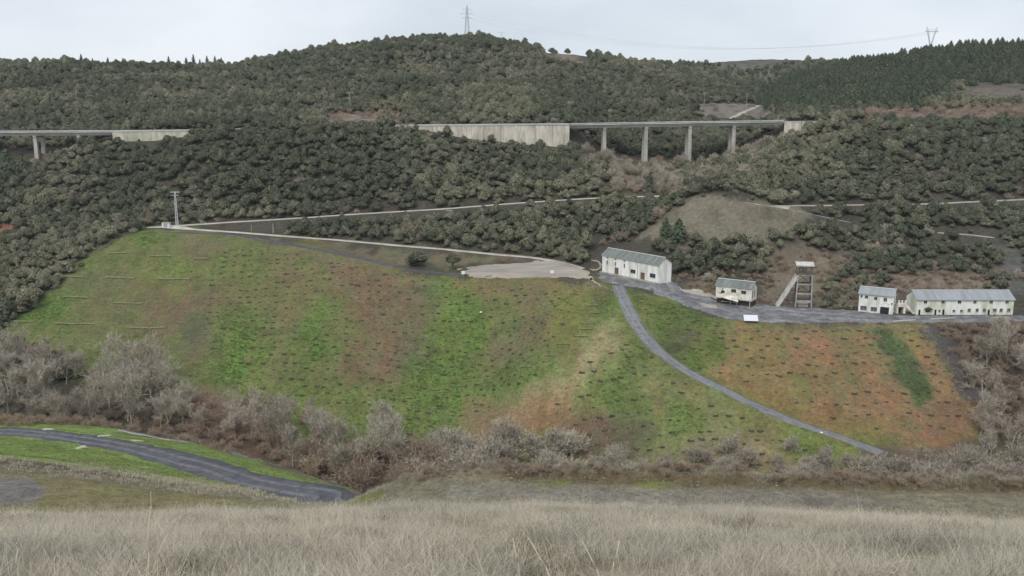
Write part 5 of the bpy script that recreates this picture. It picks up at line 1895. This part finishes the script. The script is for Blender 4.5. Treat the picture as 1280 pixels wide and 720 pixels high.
thicket(BARE, 'bare_tree', 'tall grey leafless tree in the dense grove beside the haul road', 'bare trees beside the haul road', 52, (-60, 215), (222, 268), 0, .95, 1.5, (.3, .95), 1)
thicket(BARE, 'bare_tree', 'thin leafless tree in the reddish brush beyond the stream', 'bare trees in the reddish brush', 9, (205, 335), (222, 250), 0, .7, 1.0, (.5, 1), 2, 4)
thicket(RED, 'red_brush', 'reddish brown leafless bush in the brush beyond the stream', 'reddish bushes beyond the stream', 36, (190, 390), (222, 256), 0, .5, .95, (.3, 1), 3)
thicket(BARE, 'bare_tree', 'slender leafless alder rising over the stream in front of the green slope', 'bare alders along the stream', 15, (325, 500), (203, 236), 0, 1.1, 1.6, (.1, .8), 4, 3)
thicket(RED, 'red_brush', 'brownish leafless bush crowding the stream bank below the meadow', 'brownish bushes on the stream bank', 30, (380, 555), (198, 224), 0, 1.1, 1.75, (.1, 1), 5)
thicket(BUSH, 'bare_bush', 'pale many stemmed leafless willow below the bench edge', 'pale willows below the bench edge', 28, (480, 720), (203, 226), 0, 1.3, 2.1, (.3, 1), 6)
thicket(BUSH, 'bare_bush', 'low pale leafless bush at the foot of the patchy grass slope', 'low pale bushes at the slope foot', 40, (690, 1070), (202, 216), 0, .7, 1.35, (.2, .9), 7)
thicket(BUSH, 'bare_bush', 'dense grey leafless bush in the hollow below the orange slope', 'grey bushes below the orange slope', 80, (1080, 1330), (172, 206), 0, 1.15, 2.0, (0, .5), 8)
thicket(BARE, 'bare_tree', 'spindly leafless poplar on the dark brushy bank below the long house', 'bare poplars on the dark bank', 22, (1218, 1320), (212, 255), 0, .85, 1.35, (.2, .8), 9, 3)
for u, v, h, lab in ((315, 545, 1.35, 'tallest pale slender trunk standing alone before the vivid green patch'), (472, 560, 1.05, 'wispy pale tree rising above the brown thicket'), (175, 480, 1.25, 'pale branching tree rising out of the grove towards the log barriers')):
    x, y2, z = hit(u, v, 195, 262, H)
    plant('bare_tree', lab, 'tree', None, BARE, u % 5, (x, y2, Hs(x, y2)), u, (h * .7, h * .7, h), 1.0)

M['yellow_leaf'] = leafy('yellow_leaf', (0.36, 0.27, 0.06), (0.42, 0.32, 0.08), 0.2, 0.4)
cr_, tr_ = oak_parts(190, 700, 4.0, 4.4)
x, y2, z = hit(857, 243, 380, 440, H)
plant('yellow_bush', 'single bright yellow autumn bush in the gully below the viaduct', 'shrub', None, [(mesh_of('yellow_trunk', tr_, [M['yellow_leaf'], M['oak_bark']]), mesh_of('yellow_crown', cr_, [M['yellow_leaf'], M['oak_bark']]))], 0, (x, y2, Hs(x, y2)), 1.0, (1.0, 1.0, .9), .5)

# brush as one mass: the dark bank, the gully under the viaduct, between the oaks
def area_scatter(name, coll, nk, outline, ya, yb, n, s0, s1, t0, t1, seed, jitter=0):
    rr = np.random.default_rng(seed)
    P = np.array(outline, float)
    cx, cy = [], []
    pts = np.array([hit(u, v, ya, yb, H)[:2] for u, v in outline])
    x_ = rr.uniform(pts[:, 0].min(), pts[:, 0].max(), n * 4)
    y_ = rr.uniform(max(ya, pts[:, 1].min()), min(yb, pts[:, 1].max()), n * 4)
    z_ = H(x_, y_)
    u_, v_ = project(x_, y_, z_)
    k = np.nonzero((sdist(u_ + rr.normal(size=len(u_)) * jitter, v_, outline) > 0) & ~road_gap(x_, y_, list(RP), 6.0 if ya > 300 else 3.2, 3.2))[0][:n]
    return scatter(name, np.stack([x_, y_, z_], 1)[k], rr.random(len(k)) * 6.28, s0 + (s1 - s0) * rr.random(len(k)), rr.integers(0, nk, len(k)), t0 + (t1 - t0) * rr.random(len(k)), coll)


area_scatter('dark_bank_brush', REDC, 4, [(1170, 407), (1310, 406), (1310, 560), (1225, 540), (1230, 512)], 205, 272, 420, .22, .55, 0, .7, 21)
area_scatter('gully_brush', REDC, 4, [(725, 180), (985, 172), (960, 210), (880, 240), (862, 262), (780, 258), (745, 225)], 360, 475, 200, .45, .95, .1, 1, 22, 8)
area_scatter('gully_bare_trees', BUSHC, 4, [(725, 180), (985, 172), (960, 210), (880, 240), (862, 262), (780, 258), (745, 225)], 360, 475, 200, .6, 1.3, .2, 1, 27, 8)
area_scatter('yard_bank_brush', REDC, 4, [(840, 345), (900, 345), (960, 320), (1120, 318), (1230, 348), (1260, 370), (1125, 372), (1070, 385), (955, 380), (840, 358)], 283, 350, 420, .18, .5, .2, 1, 23, 6)
area_scatter('valley_brush', REDC, 4, [(-60, 500), (200, 510), (380, 560), (440, 560), (560, 575), (560, 640), (400, 612), (300, 572), (200, 548), (-60, 530)], 200, 260, 420, .25, .6, .2, 1, 24)
area_scatter('cutting_brush', REDC, 4, [(390, 138), (530, 138), (560, 160), (400, 162)], 440, 560, 90, .4, .8, .3, 1, 25)
area_scatter('cutting_brush', REDC, 4, [(1060, 136), (1290, 126), (1290, 152), (1040, 154)], 440, 600, 260, .4, .9, .2, 1, 26)
for k, (u, v, s, lab) in enumerate(((175, 268, 1.2, 'rust brown bare tree beside the lattice mast'), (190, 272, 1.0, 'second rust brown bare tree beside the lattice mast'), (512, 283, 1.0, 'reddish leafless tree in the oaks above the lower lane'), (826, 268, 1.3, 'rounded tan leafless tree next to the mound'), (772, 298, 1.2, 'broad tan leafless bush behind the long mine house'), (60, 196, 1.1, 'pinkish bare tree under the short viaduct piers'), (895, 133, 1.0, 'rust coloured bush in the cutting above the viaduct'))):
    x, y2, z = hit(u, v + 6, 290, 700, H)
    plant('bare_tree', lab, 'tree', None, RED, k % 4, (x, y2, Hs(x, y2)), u, s, .4 + .1 * (k % 5))

# --- grass: foreground sward
DG = []
for k in range(6):
    v, q, l = blade_tuft(400 + k, 36, .04, .165 + .06 * (k % 3), .0026, .6 + .45 * (k % 3), .18)
    DG.append(np_mesh('dry_tuft', v, q, [M['dry_grass']], attrs={'lv': ('FLOAT', l.astype(np.float32))}))
DGC = protos('dry_tuft_kind', DG)
r = np.random.default_rng(31)
n = 110000
y = 3.5 + (27 - 3.5) * r.random(n) ** .8
x = (r.random(n) * 2 - 1) * (5 + .72 * y)
cl = fbm(x / .9, y / .9, 151, 3)
k = r.random(n) < smooth(.30, .52, cl) * .94 + .06
x, y, cl = x[k], y[k], cl[k]
z = H(x, y)
n = len(x)
pt = fbm(x / 2.2, y / 2.2, 161, 4)
sc_ = (.5 + .75 * r.random(n)) * (.55 + .8 * cl)
scatter('dry_grass', np.stack([x, y, z - .02], 1), r.random(n) * 6.28, np.stack([sc_, sc_, sc_ * (.8 + .4 * pt)], 1), r.integers(0, 6, n), np.clip(pt * 1.5 - .3 + (r.random(n) - .5) * .5, 0, 1), DGC, r.normal(size=(n, 2)) * .24)

# taller seed stems and bent straws standing out of it
SS = []
for k in range(5):
    v, q, l = blade_tuft(420 + k, 4, .25, .52, .0022, .5 + .5 * (k % 3), .12)
    SS.append(np_mesh('seed_stem', v, q, [M['dry_grass']], attrs={'lv': ('FLOAT', (.6 + .4 * l).astype(np.float32))}))
SSC = protos('seed_stem_kind', SS)
n = 5200
y = 4 + 22 * r.random(n)
x = (r.random(n) * 2 - 1) * (5 + .72 * y)
k = r.random(n) < smooth(.40, .62, fbm(x / 2.8, y / 2.8, 231, 3)) + .06
x, y = x[k], y[k]
n = len(x)
scatter('seed_stems', np.stack([x, y, H(x, y) - .02], 1), r.random(n) * 6.28, .6 + .6 * r.random(n), r.integers(0, 5, n), .6 + .4 * r.random(n), SSC, r.normal(size=(n, 2)) * .2)
n = 9000
y = 4 + 22 * r.random(n)
x = (r.random(n) * 2 - 1) * (5 + .72 * y)
k = r.random(n) < smooth(.52, .70, fbm(x / 1.6, y / 1.6, 241, 3))
x, y = x[k], y[k]
n = len(x)
WD = []
for k in range(3):
    v, q, l = blade_tuft(425 + k, 26, .05, .22, .004, .9, .16)
    WD.append(np_mesh('weed_tuft', v, q, [M['weed']], attrs={'lv': ('FLOAT', l.astype(np.float32))}))
scatter('low_weeds', np.stack([x, y, H(x, y)], 1), r.random(n) * 6.28, .6 + .8 * r.random(n), r.integers(0, 3, n), r.random(n), protos('weed_kind', WD))

# grey grass and rubble on the bench, tufts on meadow and slopes
GG = []
for k in range(4):
    v, q, l = blade_tuft(430 + k, 22, .15, .5, .012, .7, .3)
    GG.append(np_mesh('grey_tuft', v, q, [M['grey_grass']], attrs={'lv': ('FLOAT', l.astype(np.float32))}))
GGC = protos('grey_tuft_kind', GG)
n = 26000
y = 52 + 17 * r.random(n)
x = (r.random(n) * 2 - 1) * .75 * y
k = (r.random(n) < smooth(.38, .62, fbm(x / 2.5, y / 1.2, 171, 3)) * .85 + .12) | (y > 65.5)
x, y = x[k], y[k]
n = len(x)
scatter('bench_grass', np.stack([x, y, H(x, y) - .02], 1), r.random(n) * 6.28, (.25 + .4 * r.random(n) + .25 * (y > 65)) * np.where(x / y < -.17, .6, 1), r.integers(0, 4, n), np.clip(fbm(x / 4, y / 4, 181, 2) + (r.random(n) - .5) * .6, 0, 1), GGC)
n = 420
y = 65.2 + 2.6 * r.random(n)
x = (-.13 + .85 * r.random(n)) * y
k = r.random(n) < smooth(.35, .6, fbm(x / 6, y / 6, 251, 3)) + .1
x, y = x[k], y[k]
n = len(x)
scatter('bench_twigs', np.stack([x, y, H(x, y)], 1), r.random(n) * 6.28, .07 + .12 * r.random(n) ** 2, r.integers(0, 4, n), r.random(n), REDC)
RB = protos('rubble_kind', [rock_mesh(900 + k, .6, M['rubble']) for k in range(5)])
n = 1500
y = 64.2 + 3.0 * r.random(n)
x = (-.12 + .9 * r.random(n)) * y
k = r.random(n) < smooth(.35, .7, fbm(x / 3, y / 3, 191, 3))
x, y = x[k], y[k]
n = len(x)
scatter('bench_rubble', np.stack([x, y, H(x, y)], 1), r.random(n) * 6.28, .04 + .16 * r.random(n) ** 3, r.integers(0, 5, n), r.random(n), RB)

GT = []
for k in range(4):
    v, q, l = blade_tuft(460 + k, 16, .12, .42, .05, .8, .45)
    GT.append(np_mesh('green_tuft', v, q, [M['green_tuft']], attrs={'lv': ('FLOAT', l.astype(np.float32))}))
GTC = protos('green_tuft_kind', GT)
TT_ = []
for k in range(4):
    v, q, l = blade_tuft(480 + k, 16, .15, .5, .05, .8, .45)
    TT_.append(np_mesh('tan_tuft', v, q, [M['grey_grass']], attrs={'lv': ('FLOAT', l.astype(np.float32))}))
TTC = protos('tan_tuft_kind', TT_)


def sward(name, coll, ub, yb, n, outline, seed, want, s0, s1, tmin=0.0):
    """tufts where the ground's own colour is as green (or as tan) as they are"""
    rr = np.random.default_rng(seed)
    y_ = yb[0] + (yb[1] - yb[0]) * rr.random(n)
    x_ = (ub[0] + (ub[1] - ub[0]) * rr.random(n)) * y_
    z_ = H(x_, y_)
    u_, v_ = project(x_, y_, z_)
    m = (sdist(u_, v_, outline) > 2) & ~road_gap(x_, y_, list(RP), 3.0, 3.0)
    x_, y_, z_ = x_[m], y_[m], z_[m]
    c = paint(x_, y_, z_)
    g = c[:, 1] / (c[:, 0] + 1e-6)
    p = smooth(.95, 1.6, g) if want == 'green' else (1 - smooth(.85, 1.12, g)) * .8 + .1
    m = rr.random(len(x_)) < p
    x_, y_, z_, g = x_[m], y_[m], z_[m], g[m]
    k = len(x_)
    ti = np.clip(1.2 - (g - .95) / .5, 0, 1) * .7 + .3 * rr.random(k)
    ti = tmin + (1 - tmin) * ti
    return scatter(name, np.stack([x_, y_, z_ - .03], 1), rr.random(k) * 6.28, s0 + (s1 - s0) * rr.random(k), rr.integers(0, 4, k), ti, coll)


HEAPV = [(p[0], p[1]) for p in HEAP]
sward('slope_grass', GTC, (-.62, .56), (200, 375), 130000, HEAPV, 41, 'green', .5, 1.15)
sward('slope_dry_grass', TTC, (-.62, .56), (200, 375), 110000, HEAPV, 42, 'tan', .4, 1.0)
MEAD = [(-120, 515), (0, 525), (260, 555), (440, 610), (430, 640), (0, 600), (-120, 590)]
sward('meadow_grass', GTC, (-.72, -.1), (80, 217), 45000, MEAD, 43, 'green', .2, .5, .45)
sward('meadow_dry_grass', TTC, (-.72, -.1), (66, 130), 9000, [(-120, 560), (420, 600), (430, 650), (-120, 640)], 44, 'tan', .3, .7)

# --- planting pits dug in rows over the slope
def pit_mesh(seed):
    rr = np.random.default_rng(seed)
    m = MB()
    n = 10
    ring = []
    for (rad, z) in ((.22, -.02), (.5, .10), (.62, .34), (.9, -.15)):
        ring.append([(rad * 1.15 * math.cos(2 * math.pi * k / n) * (1 + .15 * rr.normal()), rad * .8 * math.sin(2 * math.pi * k / n) * (1 + .15 * rr.normal()), z * (1.0 if math.sin(2 * math.pi * k / n) < .2 else .3)) for k in range(n)])
    m.poly(ring[0])
    for a in range(3):
        for k in range(n):
            j = (k + 1) % n
            m.poly([ring[a][k], ring[a + 1][k], ring[a + 1][j], ring[a][j]])
    return m.mesh('planting_pit', M['soil_dark'])


PIT = [pit_mesh(k) for k in range(4)]
PITC = protos('pit_kind', PIT)
r = np.random.default_rng(51)
xs_, ys_ = [], []
yy = 205.0
row = 0
while yy < 365:
    n = int(1.25 * yy / 3.4)
    xs_.append(-.65 * yy + (np.arange(n) + .5 * (row % 2) + (r.random(n) - .5) * .5) * 3.4)
    ys_.append(np.full(n, yy) + (r.random(n) - .5) * 1.5)
    yy += 3.9
    row += 1
x, y = np.concatenate(xs_), np.concatenate(ys_)
z = H(x, y)
u, v = project(x, y, z)
PITS = [[(260, 310), (330, 304), (450, 330), (545, 350), (740, 354), (700, 420), (690, 470), (600, 520), (500, 550), (430, 520), (300, 480), (250, 430)], [(690, 480), (790, 410), (830, 460), (1000, 540), (1040, 585), (700, 585)], [(790, 366), (905, 405), (1155, 410), (1220, 515), (1190, 540), (1090, 545), (900, 478), (830, 436)]]
k = np.zeros(len(x), bool)
for p in PITS:
    k |= sdist(u, v, p) > 3
k &= ~road_gap(x, y, list(RP), 4, 4) & (r.random(len(x)) < .92 * smooth(.15, .42, fbm(x / 9, y / 9, 211, 3)))
x, y, z, u, v = x[k], y[k], z[k], u[k], v[k]
s = .42 + .58 * r.random(len(x)) ** 1.6
order = np.argsort(-s / y)[:300]
sel = np.zeros(len(x), bool)
sel[order] = True
for j in order:
    o = link('planting_pit', PIT[j % 4], None, (x[j], y[j], z[j] + .04), r.random() * .8 - .4)
    o.scale = (s[j], s[j], s[j])
    lab = 'small dark planting pit dug in the orange slope' if (u[j] > 900 and sdist(u[j:j + 1], v[j:j + 1], PITS[2])[0] > 0) else ('small dark planting pit on the patchy spur below the gravel track' if sdist(u[j:j + 1], v[j:j + 1], PITS[1])[0] > 0 else 'small dark planting pit dug in the green and brown slope')
    tag(o, lab, 'planting pit', 'planting pits on the spoil slope')
rest = ~sel
scatter('planting_pits_mass', np.stack([x, y, z + .04], 1)[rest], (r.random(len(x)) * .8 - .4)[rest], s[rest], r.integers(0, 4, len(x))[rest], s[rest] * 0, PITC)
print('pits', len(x))

# --- foreground: dead clumps and dry stalks
DS = []
for k in range(3):
    cr_, tr_ = bare_parts(500 + k, .5, .5, 9, .8, 2, .004)
    DS.append((mesh_of('dead_stems', tr_, [M['dead_shrub']]), mesh_of('dead_twigs', cr_, [M['dead_shrub']]), None))
for k, (u, v, s, lab) in enumerate(((742, 690, 1.0, 'dark dead shrub clump in the dry grass, round and dense'), (868, 698, 1.1, 'dark dead shrub clump in the dry grass with pale stems around it'), (915, 718, .9, 'dark dead shrub clump low in the dry grass'), (478, 680, .8, 'flattened dark dead shrub in the dry grass'), (236, 688, .8, 'sparse dark dead shrub in the dry grass by the tall stalks'), (1040, 714, 1.0, 'wide dark dead shrub clump in the dry grass'), (1220, 712, .8, 'small brown dead shrub in the dry grass by the slope end'), (380, 706, .7, 'small dead shrub in short greyish grass'))):
    x, y, z = hit(u, v, 4, 30, H)
    plant('dead_shrub', lab, 'shrub', None, DS, k % 3, (x, y, Hs(x, y)), k, (s * 1.1, s * 1.1, s * .75), .2)
for k, (u, v, h, le, lab) in enumerate(((186, 730, .98, .10, 'tall pale dry stalk standing high above the grass'), (190, 725, .60, .42, 'leaning pale dry stalk beside the tallest one'), (690, 735, .62, -.5, 'pale dry stalk leaning over the grass near the dense dead clump'), (752, 735, .6, -.45, 'pale dry stalk leaning across the dense dead clump'), (22, 728, .45, .1, 'short upright pale stalk in the grey grass'), (650, 726, .55, -.18, 'thin upright pale stalk at the middle of the sward'), (765, 722, .5, .2, 'thin pale stalk rising beside the dead clump'))):
    x, y, z = hit(u, v, 4, 30, H)
    m = MB()
    pr = Vector((0, 0, -.05))
    for j in range(6):
        f = (j + 1) / 6
        nx = Vector((le * h * f ** 1.5, 0.03 * math.sin(j * 2.0), h * f))
        m.beam(pr, nx, .011 * (1 - .6 * f) + .003, sides=4)
        pr = nx
    o = m.build('dry_stalk', M['straw'], None, (x, y, Hs(x, y)))
    tag(o, lab, 'stalk')

# --- stream glinting between the trees
SR = smooth_path([hit(u, v, 195, 232) for u, v in ((150, 541), (220, 551), (290, 566), (330, 580), (370, 592), (410, 604), (450, 608))], 1.5)
strip('stream', SR, 1.5, M['water'], lift=.22, ragged=.7, seed=77)

# --- low evergreen scrub filling the wood floor
rr = np.random.default_rng(61)
k = np.nonzero(OY < 700)[0]
x, y = OX[k] + rr.normal(size=len(k)) * 1.9, OY[k] + rr.normal(size=len(k)) * 1.9
m = ~road_gap(x, y, list(RP), 3.0, 3.0) & ~((np.abs(y - HIGHWAY_Y) < 7.5))
x, y = x[m], y[m]
n = len(x)
scatter('wood_understorey', np.stack([x, y, H(x, y) - .3], 1), rr.random(n) * 6.28, .32 + .42 * rr.random(n), rr.integers(0, 7, n), rr.random(n), OAKC)
k = rr.choice(len(OX), min(2600, len(OX)), replace=False)
x, y = OX[k] + rr.normal(size=len(k)) * 2.5, OY[k] + rr.normal(size=len(k)) * 2.5
m = ~road_gap(x, y, list(RP), 4.0, 3.0) & ~((np.abs(y - HIGHWAY_Y) < 9))
x, y = x[m], y[m]
n = len(x)
scatter('wood_bare_shrubs', np.stack([x, y, H(x, y) - .2], 1), rr.random(n) * 6.28, .5 + .45 * rr.random(n), rr.integers(0, 4, n), rr.random(n), BUSHC)


# --- the thin haze of the damp air
hz_ = MB().box(-3600, 3600, -60, 3100, float(gz.min()) - 1.0, 135)
hm = bpy.data.materials.new('haze')
hm.use_nodes = True
hn = hm.node_tree
hn.nodes.remove(hn.nodes['Principled BSDF'])
pv = hn.nodes.new('ShaderNodeVolumePrincipled')
pv.inputs['Color'].default_value = (0.93, 0.96, 1.0, 1)
pv.inputs['Density'].default_value = 0.00006
hn.links.new(pv.outputs['Volume'], hn.nodes['Material Output'].inputs['Volume'])
tag(hz_.build('haze', hm), kind='stuff')
